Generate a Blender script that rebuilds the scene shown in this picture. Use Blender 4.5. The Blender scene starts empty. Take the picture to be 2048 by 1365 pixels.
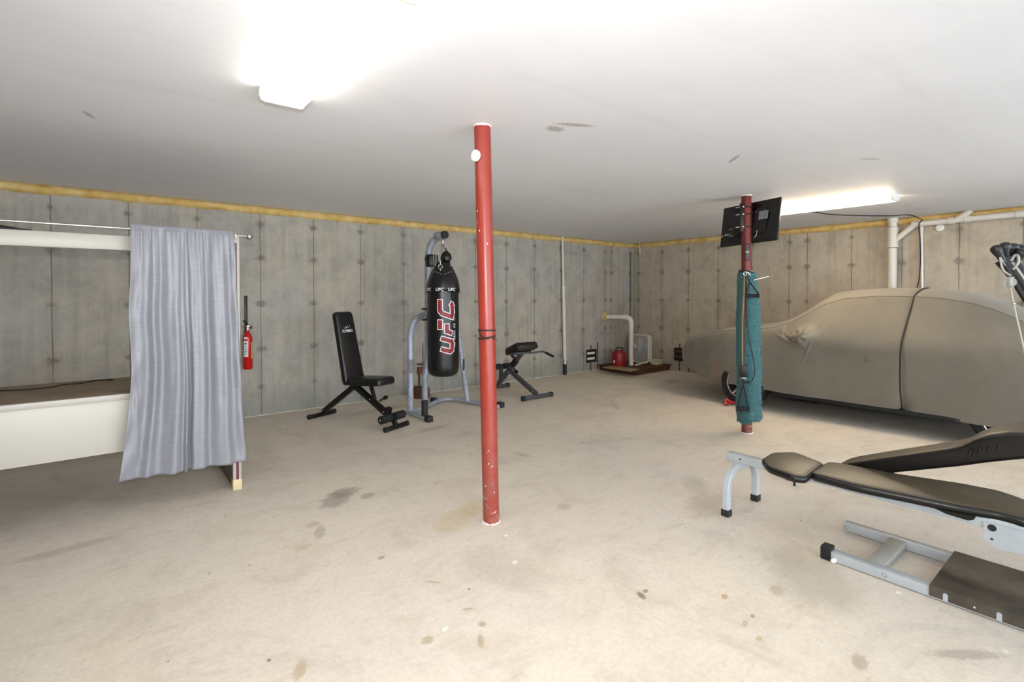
import bpy, bmesh, math, random
from math import sin, cos, pi, radians, sqrt, exp, atan2
from mathutils import Vector, Matrix, noise
random.seed(7)
sc = bpy.context.scene
COL = sc.collection

# ------------------------------------------------------------------ camera
F, YAW, PITCH, PY = 1018.0, radians(51.2), radians(-1.0), 608.7
CAM = Vector((-8.4, -6.5, 1.416))
FW = Vector((cos(YAW)*cos(PITCH), sin(YAW)*cos(PITCH), sin(PITCH)))
RT = Vector((sin(YAW), -cos(YAW), 0.0))
UP = RT.cross(FW)
cd = bpy.data.cameras.new('camera')
cam = bpy.data.objects.new('camera', cd)
COL.objects.link(cam)
cam.matrix_world = Matrix(((RT.x, UP.x, -FW.x, CAM.x), (RT.y, UP.y, -FW.y, CAM.y), (RT.z, UP.z, -FW.z, CAM.z), (0, 0, 0, 1)))
cd.sensor_fit = 'HORIZONTAL'; cd.sensor_width = 36.0
cd.lens = F/2048*36.0
cd.shift_y = -(682.5-PY)/2048
cd.clip_start = 0.05
sc.camera = cam

# ------------------------------------------------------------------ world, exposure, flash
WORLD_E = 7.0                       # even sky fill, reaches the room only through the added doorways behind the camera
w = bpy.data.worlds.new('world'); sc.world = w
w.use_nodes = True
w.node_tree.nodes['Background'].inputs[0].default_value = (0.77, 0.88, 1.0, 1)
w.node_tree.nodes['Background'].inputs[1].default_value = WORLD_E
sc.view_settings.view_transform = 'Standard'
sc.view_settings.look = 'None'
sc.view_settings.gamma = 1.0
sc.view_settings.use_curve_mapping = False
EXPOSURE = 0.20
FLASH_W = 240.0
LAMP_E = 10.0
LAMP2_E = 29.0
sc.view_settings.exposure = EXPOSURE
fl = bpy.data.lights.new('camera_flash', 'SPOT')      # the photographer's flash, on top of the camera
fl.energy = FLASH_W; fl.shadow_soft_size = 0.03; fl.spot_size = radians(138); fl.spot_blend = 1.0
fl.color = (1.0, 0.97, 0.95)
flo = bpy.data.objects.new('camera_flash', fl); COL.objects.link(flo)
flo.location = CAM + Vector((0, 0, 0.165)) - FW*0.02
flo.rotation_euler = FW.to_track_quat('-Z', 'Y').to_euler()

# rays through photograph pixels, met with a plane of the room: how measurements were taken off the photo
def ray(x, y): return FW + RT*((x-1024)/F) + UP*((PY-y)/F)
def PZ(x, y, z=0.0): r = ray(x, y); return CAM + r*((z-CAM.z)/r.z)
def PYp(x, y, v=0.0): r = ray(x, y); return CAM + r*((v-CAM.y)/r.y)
def PX(x, y, v=0.0): r = ray(x, y); return CAM + r*((v-CAM.x)/r.x)

# ------------------------------------------------------------------ materials
def srgb(h):
    h = h.lstrip('#'); o = []
    for i in (0, 2, 4):
        c = int(h[i:i+2], 16)/255.0
        o.append(c/12.92 if c <= 0.04045 else ((c+0.055)/1.055)**2.4)
    return tuple(o)+(1.0,)
class NT:
    def __init__(s, name):
        s.m = bpy.data.materials.new(name); s.m.use_nodes = True
        s.t = s.m.node_tree; s.b = s.t.nodes['Principled BSDF']
    def n(s, typ, **kw):
        nd = s.t.nodes.new(typ)
        for k, v in kw.items(): setattr(nd, k, v)
        return nd
    def l(s, a, b): s.t.links.new(a, b)
    def math(s, op, a, b=None, c=None, clamp=False):
        nd = s.n('ShaderNodeMath', operation=op); nd.use_clamp = clamp
        for i, v in enumerate((a, b, c)):
            if v is None: continue
            if isinstance(v, (int, float)): nd.inputs[i].default_value = v
            else: s.l(v, nd.inputs[i])
        return nd.outputs[0]
    def mixc(s, f, a, b, mode='MIX'):
        nd = s.n('ShaderNodeMix', data_type='RGBA', blend_type=mode)
        for sock, v in ((nd.inputs[0], f), (nd.inputs[6], a), (nd.inputs[7], b)):
            if isinstance(v, (int, float)): sock.default_value = v
            elif isinstance(v, tuple): sock.default_value = v
            else: s.l(v, sock)
        return nd.outputs[2]
    def noise(s, vec, scale, detail=4, rough=0.55, dist=0.0):
        nd = s.n('ShaderNodeTexNoise'); nd.inputs['Scale'].default_value = scale
        nd.inputs['Detail'].default_value = detail; nd.inputs['Roughness'].default_value = rough
        nd.inputs['Distortion'].default_value = dist
        if vec is not None: s.l(vec, nd.inputs['Vector'])
        return nd.outputs['Fac']
    def ramp(s, f, a, b, lo=0.0, hi=1.0):
        nd = s.n('ShaderNodeMapRange'); nd.inputs[1].default_value = a; nd.inputs[2].default_value = b
        nd.inputs[3].default_value = lo; nd.inputs[4].default_value = hi; s.l(f, nd.inputs[0]); return nd.outputs[0]
    def coord(s):
        return s.n('ShaderNodeNewGeometry').outputs['Position']
    def bump(s, h, strength=0.3, dist=0.01):
        nd = s.n('ShaderNodeBump'); nd.inputs['Strength'].default_value = strength; nd.inputs['Distance'].default_value = dist
        s.l(h, nd.inputs['Height']); s.l(nd.outputs[0], s.b.inputs['Normal'])
    def mapping(s, vec, loc=(0, 0, 0), rot=(0, 0, 0), scale=(1, 1, 1), typ='POINT'):
        nd = s.n('ShaderNodeMapping', vector_type=typ); nd.inputs[1].default_value = loc; nd.inputs[2].default_value = rot; nd.inputs[3].default_value = scale
        s.l(vec, nd.inputs[0]); return nd.outputs[0]

def mat(name, col, rough=0.5, metal=0.0, var=0.0, vscale=8.0, bump=0.0, bscale=60.0, col2=None, emit=0.0, sheen=0.0, coat=0.0):
    k = NT(name); b = k.b
    b.inputs['Roughness'].default_value = rough; b.inputs['Metallic'].default_value = metal
    c = srgb(col)
    if var > 0:
        tc = k.n('ShaderNodeTexCoord').outputs['Object']
        f = k.noise(tc, vscale, 5)
        f = k.ramp(f, 0.35, 0.68)
        c2 = srgb(col2) if col2 else tuple(x*(1-var) for x in c[:3])+(1,)
        k.l(k.mixc(f, c, c2), b.inputs['Base Color'])
    else:
        b.inputs['Base Color'].default_value = c
    if bump > 0:
        tc = k.n('ShaderNodeTexCoord').outputs['Object']
        k.bump(k.noise(tc, bscale, 3), bump, 0.004)
    if emit > 0:
        b.inputs['Emission Color'].default_value = c; b.inputs['Emission Strength'].default_value = emit
    if sheen: b.inputs['Sheen Weight'].default_value = sheen
    if coat: b.inputs['Coat Weight'].default_value = coat
    return k.m

def stain(k, pos, base, x, y, rx, ry, ang, col, strength, distort=0.5, axis='z', soft=0.35, nscale=None, z=0.0):
    """a stain with its own place, size and irregular outline on a flat surface"""
    if axis == 'z': loc = (x, y, z); rot = (0, 0, ang); sca = (rx, ry, 50.0)
    elif axis == 'y': loc = (x, 0, y); rot = (0, -ang, 0); sca = (rx, 50.0, ry)
    else: loc = (0, x, y); rot = (ang, 0, 0); sca = (50.0, rx, ry)
    v = k.mapping(pos, loc, rot, sca, 'TEXTURE')
    ln = k.n('ShaderNodeVectorMath', operation='LENGTH'); k.l(v, ln.inputs[0])
    ns = k.noise(pos, nscale or 2.2/max(min(rx, ry), 0.01), 4, 0.6)
    d = k.math('ADD', ln.outputs['Value'], k.math('MULTIPLY', k.math('SUBTRACT', ns, 0.5), distort*4))
    m = k.ramp(d, 1.0-soft, 1.0+soft*0.3, strength, 0.0)
    return k.mixc(m, base, srgb(col))

LEFT_SEAMS = [-11.2, -10.6, -9.98, -9.38, -8.777, -8.186, -7.587, -6.956, -6.347, -5.741, -5.119, -4.506, -3.898, -3.288, -2.684, -2.058, -1.474, -0.873, -0.705, -0.123]
RIGHT_SEAMS = [-0.111, -0.663, -1.232, -1.817, -2.40, -2.994, -3.256, -3.847, -4.439, -5.027, -5.598, -6.2, -6.8, -7.4, -8.0, -8.6]
TIE_Z = [2.25, 1.852, 1.317, 0.786, 0.336]

def concrete_wall(name, axis, seams, base='#b2aea6', dark='#9b9890', tint='#b6ab98'):
    k = NT(name); pos = k.coord()
    sep = k.n('ShaderNodeSeparateXYZ'); k.l(pos, sep.inputs[0])
    u = sep.outputs[0] if axis == 'x' else sep.outputs[1]; z = sep.outputs[2]
    big = k.noise(pos, 0.9, 4, 0.6); mid = k.noise(pos, 3.5, 5, 0.65)
    # vertical streaks left by the forms
    st = k.noise(k.mapping(pos, scale=(14, 14, 0.7)), 1.0, 4, 0.6)
    fine = k.noise(pos, 60, 3, 0.7)
    c = k.mixc(k.ramp(big, 0.35, 0.65), srgb(base), srgb(tint))
    c = k.mixc(k.ramp(mid, 0.42, 0.68, 0, 0.9), c, srgb(dark))
    c = k.mixc(k.ramp(k.noise(pos, 1.7, 6, 0.7, 0.8), 0.53, 0.7, 0, 0.4), c, srgb('#8a857b'))
    c = k.mixc(k.ramp(k.noise(pos, 9, 5, 0.7), 0.52, 0.72, 0, 0.35), c, srgb('#8d8a83'))
    c = k.mixc(k.ramp(st, 0.5, 0.75, 0, 0.45), c, srgb('#c2bbac'))
    c = k.mixc(k.ramp(st, 0.46, 0.28, 0, 0.35), c, srgb('#827e75'))
    c = k.mixc(k.ramp(fine, 0.35, 0.7, 0.0, 0.14), c, srgb('#5f5b52'))
    # darker uneven band just above the floor
    wob = k.noise(pos, 2.3, 3)
    zz = k.math('ADD', z, k.math('MULTIPLY', wob, 0.5))
    c = k.mixc(k.ramp(zz, 0.65, 0.35, 0, 0.45), c, srgb('#6f706a'))
    # joints between form panels
    uw = k.math('ADD', u, k.math('MULTIPLY', k.math('SUBTRACT', k.noise(pos, 3.0, 2), 0.5), 0.014))
    dm = None
    for s_ in seams:
        d = k.math('ABSOLUTE', k.math('SUBTRACT', uw, s_))
        dm = d if dm is None else k.math('MINIMUM', dm, d)
    brk = k.ramp(k.noise(pos, 2.0, 3), 0.3, 0.55, 0.35, 1.0)
    line = k.math('MULTIPLY', k.ramp(dm, 0.002, 0.0065, 0.8, 0.0), brk)
    c = k.mixc(line, c, srgb('#4c4841'))
    halo = k.math('MULTIPLY', k.ramp(dm, 0.0, 0.05, 0.28, 0.0), k.ramp(k.noise(pos, 1.7, 3), 0.35, 0.7))
    c = k.mixc(halo, c, srgb('#6a675f'))
    # rust and spall marks where the form ties were
    tm = None
    for zt in TIE_Z:
        dz = k.math('ABSOLUTE', k.math('SUBTRACT', z, zt))
        q = k.math('SQRT', k.math('ADD', k.math('MULTIPLY', k.math('MULTIPLY', dm, dm), 0.55), k.math('MULTIPLY', dz, dz)))
        tm = q if tm is None else k.math('MINIMUM', tm, q)
    siz = k.ramp(k.noise(pos, 1.4, 2), 0.3, 0.7, -0.012, 0.012)
    tn = k.math('ADD', k.math('ADD', tm, siz), k.math('MULTIPLY', k.math('SUBTRACT', k.noise(pos, 26, 5, 0.75), 0.5), 0.11))
    c = k.mixc(k.math('MULTIPLY', k.ramp(tn, 0.018, 0.044, 0.72, 0.0), k.ramp(k.noise(pos, 1.3, 2), 0.3, 0.6, 0.55, 1.0)), c, srgb('#635d55'))
    c = k.mixc(k.math('MULTIPLY', k.ramp(tn, 0.03, 0.09, 0.2, 0.0), k.ramp(k.noise(pos, 1.9, 2), 0.5, 0.65)), c, srgb('#8f7866'))
    # bug holes and splashes
    v = k.n('ShaderNodeTexVoronoi'); v.inputs['Scale'].default_value = 5.5; k.l(pos, v.inputs['Vector'])
    c = k.mixc(k.ramp(v.outputs['Distance'], 0.03, 0.05, 0.35, 0.0), c, srgb('#57534c'))
    v2 = k.n('ShaderNodeTexVoronoi'); v2.inputs['Scale'].default_value = 1.1; k.l(pos, v2.inputs['Vector'])
    c = k.mixc(k.ramp(v2.outputs['Distance'], 0.012, 0.018, 0.8, 0.0), c, srgb('#d9d6cc'))
    k.l(c, k.b.inputs['Base Color'])
    k.b.inputs['Roughness'].default_value = 0.85
    h = k.math('SUBTRACT', k.math('MULTIPLY', fine, 0.3), k.math('MULTIPLY', line, 0.7))
    k.bump(h, 0.35, 0.006)
    return k.m

def floor_material():
    k = NT('slab_concrete'); pos = k.coord()
    big = k.noise(pos, 0.55, 4, 0.6); mid = k.noise(pos, 2.6, 6, 0.68, 0.6); fine = k.noise(pos, 45, 4, 0.7)
    c = k.mixc(k.ramp(big, 0.36, 0.64), srgb('#ddd2bf'), srgb('#d6ccbf'))
    c = k.mixc(k.ramp(mid, 0.48, 0.75, 0, 0.55), c, srgb('#bdae9b'))
    c = k.mixc(k.ramp(k.noise(pos, 1.3, 6, 0.72, 1.0), 0.54, 0.72, 0, 0.45), c, srgb('#b0a79d'))
    c = k.mixc(k.ramp(k.noise(pos, 11, 6, 0.75), 0.5, 0.72, 0, 0.22), c, srgb('#ab9d8b'))
    c = k.mixc(k.ramp(fine, 0.42, 0.72, 0, 0.18), c, srgb('#857c6d'))
    # dusty trowel marks
    tr = k.noise(k.mapping(pos, rot=(0, 0, 0.5), scale=(2, 9, 1)), 1.4, 5, 0.7)
    c = k.mixc(k.ramp(tr, 0.56, 0.74, 0, 0.28), c, srgb('#a09485'))
    # specks
    v = k.n('ShaderNodeTexVoronoi'); v.inputs['Scale'].default_value = 4.2; k.l(pos, v.inputs['Vector'])
    c = k.mixc(k.ramp(k.math('ADD', v.outputs['Distance'], k.math('MULTIPLY', k.noise(pos, 30, 3), 0.06)), 0.055, 0.07, 0.75, 0.0), c, srgb('#6b6155'))
    v = k.n('ShaderNodeTexVoronoi'); v.inputs['Scale'].default_value = 1.7; k.l(pos, v.inputs['Vector'])
    c = k.mixc(k.ramp(k.math('ADD', v.outputs['Distance'], k.math('MULTIPLY', k.noise(pos, 25, 3), 0.06)), 0.05, 0.06, 0.85, 0.0), c, srgb('#f2eee6'))
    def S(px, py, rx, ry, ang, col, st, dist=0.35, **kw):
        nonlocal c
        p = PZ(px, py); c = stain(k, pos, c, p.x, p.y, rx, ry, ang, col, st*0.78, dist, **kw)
    S(672, 1000, 0.17, 0.10, 0.9, '#8b8175', 0.75)
    S(690, 985, 0.12, 0.09, 0.3, '#8b8175', 0.7)
    S(735, 992, 0.06, 0.05, 0.3, '#938874', 0.7)
    S(640, 1065, 0.10, 0.035, 1.2, '#988d7b', 0.6)
    S(625, 1050, 0.05, 0.04, 0.3, '#988d7b', 0.5)
    S(608, 1095, 0.05, 0.03, 0.3, '#b39f78', 0.5)
    S(910, 1040, 0.22, 0.11, 0.5, '#c0a878', 0.5)
    S(950, 1015, 0.15, 0.10, 0.5, '#c0a878', 0.45)
    S(763, 1116, 0.025, 0.018, 0.3, '#87785c', 0.8)
    S(865, 1165, 0.045, 0.012, 2.3, '#a89474', 0.7)
    S(935, 1219, 0.03, 0.010, 2.7, '#a58f6c', 0.8)
    S(965, 1249, 0.02, 0.02, 0.3, '#9c865f', 0.8)
    S(961, 1283, 0.045, 0.016, 1.0, '#a58f6c', 0.8)
    S(855, 1281, 0.03, 0.025, 0.3, '#a38e6a', 0.8)
    S(600, 1340, 0.06, 0.025, 1.1, '#a8936c', 0.7)
    S(1283, 1192, 0.035, 0.018, 1.2, '#6e4f40', 0.9)
    S(1291, 1183, 0.02, 0.012, 0.3, '#6e4f40', 0.8)
    S(1449, 1194, 0.025, 0.015, 0.3, '#a4793f', 0.8)
    S(1505, 1233, 0.015, 0.010, 0.3, '#976a2c', 0.9)
    S(1490, 1248, 0.03, 0.012, 0.3, '#ad945e', 0.7)
    S(1518, 1278, 0.02, 0.012, 0.3, '#ad945e', 0.8)
    S(1554, 1182, 0.05, 0.035, 0.3, '#a4937a', 0.6)
    S(1720, 1325, 0.06, 0.03, 0.3, '#8d7963', 0.6)
    S(1930, 1310, 0.16, 0.03, -0.7, '#8c8475', 0.6)
    S(1030, 1125, 0.02, 0.015, 0.3, '#f4f0e6', 0.9)
    S(1012, 1072, 0.016, 0.012, 0.3, '#f4f0e6', 0.9)
    S(890, 1259, 0.02, 0.01, 0.3, '#f4f0e6', 0.9)
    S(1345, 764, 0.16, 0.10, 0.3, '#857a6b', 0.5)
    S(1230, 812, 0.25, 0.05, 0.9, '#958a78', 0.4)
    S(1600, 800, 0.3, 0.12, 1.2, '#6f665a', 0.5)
    S(130, 1100, 0.25, 0.05, 0.1, '#978d7d', 0.45)
    S(1165, 886, 0.02, 0.015, 0, '#6b5b4b', 0.9)
    S(1128, 1014, 0.06, 0.05, 0.3, '#a69b8b', 0.6)
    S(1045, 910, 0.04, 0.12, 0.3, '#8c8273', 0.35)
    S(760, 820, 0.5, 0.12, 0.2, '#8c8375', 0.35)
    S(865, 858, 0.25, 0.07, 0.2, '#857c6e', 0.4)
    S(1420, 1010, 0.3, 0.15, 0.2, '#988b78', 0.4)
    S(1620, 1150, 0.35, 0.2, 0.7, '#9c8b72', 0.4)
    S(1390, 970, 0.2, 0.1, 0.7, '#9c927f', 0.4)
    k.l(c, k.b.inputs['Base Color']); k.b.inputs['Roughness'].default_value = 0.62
    k.b.inputs['Specular IOR Level'].default_value = 0.35
    k.bump(k.math('ADD', k.math('MULTIPLY', fine, 0.4), mid), 0.12, 0.006)
    return k.m

def ceiling_material():
    k = NT('painted_drywall'); pos = k.coord()
    c = k.mixc(k.ramp(k.noise(pos, 0.7, 4, 0.6), 0.35, 0.65), srgb('#ebebee'), srgb('#e5e5e8'))
    tr = k.noise(k.mapping(pos, rot=(0, 0, 0.1), scale=(0.5, 4, 1)), 1.2, 5, 0.7)
    c = k.mixc(k.ramp(tr, 0.55, 0.72, 0, 0.35), c, srgb('#dadadc'))
    c = k.mixc(k.ramp(tr, 0.42, 0.3, 0, 0.3), c, srgb('#e6e6e8'))
    for (px, py, rx, ry, a, col, st) in [(1110, 258, 0.07, 0.05, 0, '#aba79f', 0.8), (1150, 250, 0.13, 0.03, -0.45, '#aba79f', 0.8), (1468, 318, 0.13, 0.02, 0.8, '#a9a5a3', 0.8),
                                     (178, 230, 0.07, 0.018, 1.2, '#a5a5a3', 0.7), (1740, 318, 0.1, 0.03, -0.5, '#b3aca6', 0.5), (1440, 400, 0.35, 0.08, -0.6, '#b9b7b8', 0.3)]:
        p = PZ(px, py, 2.456); c = stain(k, pos, c, p.x, p.y, rx, ry, a, col, st, 0.3, z=2.456)
    k.l(c, k.b.inputs['Base Color']); k.b.inputs['Roughness'].default_value = 0.55
    k.bump(k.noise(pos, 3, 4), 0.05, 0.02)
    return k.m

def red_paint(name, base, base2):
    k = NT(name); tc = k.n('ShaderNodeTexCoord').outputs['Object']
    c = k.mixc(k.ramp(k.noise(tc, 6, 4), 0.35, 0.7), srgb(base), srgb(base2))
    c = k.mixc(k.ramp(k.noise(tc, 30, 4, 0.7), 0.66, 0.70, 0, 0.7), c, srgb('#6d2a22'))
    sep = k.n('ShaderNodeSeparateXYZ'); k.l(tc, sep.inputs[0])
    low = k.ramp(sep.outputs[2], 0.02, 0.75, 1.0, 0.0)
    chips = k.math('ADD', k.noise(tc, 26, 5, 0.75), k.math('MULTIPLY', low, 0.09))
    c = k.mixc(k.ramp(chips, 0.69, 0.72, 0, 0.85), c, srgb('#d9c4b6'))
    dust = k.math('MULTIPLY', low, k.ramp(k.noise(tc, 9, 4, 0.7), 0.4, 0.7, 0.1, 0.75))
    c = k.mixc(dust, c, srgb('#8a6a60'))
    k.l(c, k.b.inputs['Base Color']); k.b.inputs['Roughness'].default_value = 0.34
    k.bump(k.noise(tc, 40, 3), 0.12, 0.003)
    return k.m

def fabric_material(name, col, col2, hs=(60, 60, 500), rough=0.5, sheen=0.3):
    k = NT(name); tc = k.n('ShaderNodeTexCoord').outputs['Object']
    f = k.noise(k.mapping(tc, scale=(9, 9, 240)), 1.0, 4, 0.7)
    g = k.noise(k.mapping(tc, scale=(300, 300, 60)), 1.0, 2, 0.6)
    c = k.mixc(k.ramp(f, 0.35, 0.65), srgb(col), srgb(col2))
    c = k.mixc(k.ramp(g, 0.4, 0.7, 0, 0.25), c, srgb('#8e8e97'))
    k.l(c, k.b.inputs['Base Color']); k.b.inputs['Roughness'].default_value = rough
    k.b.inputs['Sheen Weight'].default_value = sheen
    k.bump(f, 0.25, 0.003)
    return k.m

def cover_material():
    k = NT('car_cover_fabric'); tc = k.coord()
    c = k.mixc(k.ramp(k.noise(tc, 1.6, 4), 0.35, 0.65), srgb('#766f61'), srgb('#6d675b'))
    c = k.mixc(k.ramp(k.noise(tc, 7, 4), 0.55, 0.7, 0, 0.2), c, srgb('#5e584c'))
    p = PX(1733, 720, -2.1)
    c = stain(k, tc, c, p.y, p.z, 0.03, 0.035, 0, '#6b5048', 0.6, 0.4, axis='x')
    p = PX(1435, 745, -2.05)
    c = stain(k, tc, c, p.y, p.z, 0.12, 0.18, 0, '#7c5f42', 0.35, 0.4, axis='x')
    p = PX(1600, 600, -1.2)
    k.l(c, k.b.inputs['Base Color']); k.b.inputs['Roughness'].default_value = 0.85
    k.b.inputs['Sheen Weight'].default_value = 0.2
    h = k.math('ADD', k.math('MULTIPLY', k.noise(tc, 250, 2), 0.15), k.noise(tc, 9, 4, 0.5, 0.8))
    k.bump(h, 0.22, 0.012)
    return k.m

M = dict(
    floor=floor_material(), ceil=ceiling_material(),
    wallL=concrete_wall('wall_concrete_left', 'x', LEFT_SEAMS), wallR=concrete_wall('wall_concrete_right', 'y', RIGHT_SEAMS, '#bfb4a2', '#ab9f8e', '#c2b49d'),
    red=red_paint('red_primer', '#8c2e21', '#96362a'), red2=red_paint('dark_red_primer', '#64201a', '#70281f'),
    white=mat('white_enamel', '#e9e6df', 0.35), cream=mat('cream_panel', '#beb8ab', 0.4, var=0.04, vscale=1.5),
    creamtrim=mat('cream_trim', '#b5aea3', 0.4), maroon=mat('maroon_stripe', '#5a1f33', 0.4), wood=mat('bare_wood', '#d8c69a', 0.6, var=0.12, vscale=20),
    deck=mat('worn_deck', '#8c7a64', 0.75, var=0.3, vscale=5, col2='#776651', bump=0.2), underdark=mat('dark_timber', '#5b4f42', 0.7, var=0.2),
    curtain=fabric_material('grey_curtain_fabric', '#85858a', '#929297', rough=0.42, sheen=0.0),
    chrome=mat('brushed_chrome', '#c9c5c0', 0.25, 1.0), blackmetal=mat('black_metal', '#141312', 0.4, 0.3), blackplastic=mat('black_plastic', '#0b0b0b', 0.45),
    rodblack=mat('rod_black', '#070707', 0.5),
    rubber=mat('black_rubber', '#1b1c1c', 0.65, bump=0.1), vinyl=mat('black_vinyl', '#0e0e0e', 0.38, bump=0.05, bscale=120),
    capgrey=mat('grey_black_rubber', '#141514', 0.4),
    padtop=mat('vinyl_top_painted_sheen', '#5c5240', 0.4, var=0.25, vscale=5, bump=0.05, bscale=60),  # brown puts the ceiling's reflection on the black pad tops into the colour
    padvinyl=mat('worn_black_vinyl', '#0d0c0b', 0.35, var=0.3, vscale=4, bump=0.08, bscale=40),
    foam=mat('charcoal_foam', '#141516', 0.8, bump=0.2), labelwhite=mat('label_white', '#e4e4e4', 0.6), labelgrey=mat('label_grey', '#8d8f92', 0.6, var=0.4, vscale=60, col2='#4b4d50'),
    insul=mat('yellow_insulation', '#dfc385', 0.95, var=0.4, vscale=9, col2='#c6a052', bump=0.9, bscale=50),
    foamgap=mat('spray_foam', '#cdb67a', 0.8, var=0.3, vscale=20, bump=0.5, bscale=40),
    pvc=mat('white_pvc', '#d9d3c9', 0.4, var=0.06, vscale=6), conduit=mat('grey_conduit', '#8d8f86', 0.6, var=0.15), pvcink=mat('purple_primer', '#55506a', 0.5),
    hammer=mat('silver_hammertone', '#a9afb8', 0.4, 0.2, var=0.35, vscale=14, bump=0.2, bscale=90), greymetal=mat('dark_grey_metal', '#4b4e52', 0.4, 0.3),
    gymwhite=mat('white_powder_coat', '#b4babe', 0.4, var=0.10, vscale=12, bump=0.05), gymtop=mat('dusty_white_coat', '#a3a299', 0.6, var=0.15, vscale=10),
    plat=mat('black_worn_deck', '#3a342c', 0.55, var=0.7, vscale=6, col2='#60574a', bump=0.3, bscale=30),
    rust=mat('rusty_iron', '#5d3423', 0.8, var=0.5, vscale=15, col2='#3b2219', bump=0.4), rustlight=mat('orange_rust', '#6e452a', 0.8, var=0.4, vscale=25),
    bag=mat('black_bag_vinyl', '#121213', 0.33, bump=0.15, bscale=9), uwhite=mat('logo_white', '#eeeeee', 0.5), ured=mat('logo_red', '#a01420', 0.45, var=0.3, vscale=18, col2='#6a0d16'),
    redtext=mat('dark_red_print', '#6d1016', 0.5), extred=mat('fire_red', '#c01212', 0.3), yellow=mat('label_yellow', '#d8c23a', 0.5),
    tvblack=mat('tv_black', '#0a0908', 0.3, bump=0.03), screen=mat('tv_screen', '#050507', 0.1), teal=None,
    canred=mat('dark_red_can', '#8d1414', 0.4, var=0.2), platwood=mat('dark_stained_wood', '#55301f', 0.7, var=0.35, vscale=10, bump=0.3), board=mat('plywood_offcut', '#a08a6b', 0.7, var=0.25, vscale=14),
    dirty=mat('dirty_white_plastic', '#cfc7a8', 0.5, var=0.2), fanwhite=mat('fan_white', '#cfd0cf', 0.4), fanblade=mat('fan_grey', '#c2c7ca', 0.45),
    cover=cover_material(), seam=mat('cover_seam_thread', '#6b6455', 0.8), strap=mat('black_cord', '#181614', 0.7), under=mat('underbody_black', '#0b0b0b', 0.8), tyre=mat('tyre_rubber', '#151413', 0.8),
    dolly=mat('dolly_red', '#b3121a', 0.4), lens=mat('lamp_diffuser', '#fff8ee', 0.5, emit=LAMP_E), lens2=mat('lamp_diffuser_warm', '#ffe9c8', 0.5, emit=LAMP2_E), lampend=mat('lamp_end_cap', '#e6e2da', 0.5),
    rope=mat('pale_cord', '#a39f97', 0.7), hook=mat('grey_wire_hook', '#8a8a84', 0.4, 0.4), cable=mat('black_cable', '#1c1a18', 0.6),
    band_y=mat('band_yellow', '#a8974e', 0.5), band_g=mat('band_green', '#27583b', 0.5), band_r=mat('band_red', '#8f2418', 0.5), band_b=mat('band_blue', '#1d2a45', 0.5), band_k=mat('band_black', '#141414', 0.5),
    plaster=mat('white_plaster', '#e6e0d8', 0.8, bump=0.4), darkhole=mat('dark_recess', '#1c1815', 0.9), steel=mat('shiny_steel', '#d9d9d6', 0.25, 0.9), dustwhite=mat('white_dust', '#c4bdb0', 0.9),
)
def teal():
    k = NT('teal_chenille'); tc = k.n('ShaderNodeTexCoord').outputs['Object']
    f = k.noise(tc, 90, 3, 0.7); g = k.noise(tc, 10, 3)
    c = k.mixc(k.ramp(f, 0.35, 0.65), srgb('#33666a'), srgb('#579497')); c = k.mixc(k.ramp(g, 0.4, 0.7, 0, 0.4), c, srgb('#3d7680'))
    k.l(c, k.b.inputs['Base Color']); k.b.inputs['Roughness'].default_value = 0.95; k.b.inputs['Sheen Weight'].default_value = 0.25
    k.bump(f, 0.9, 0.012); return k.m
M['teal'] = teal()

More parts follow.
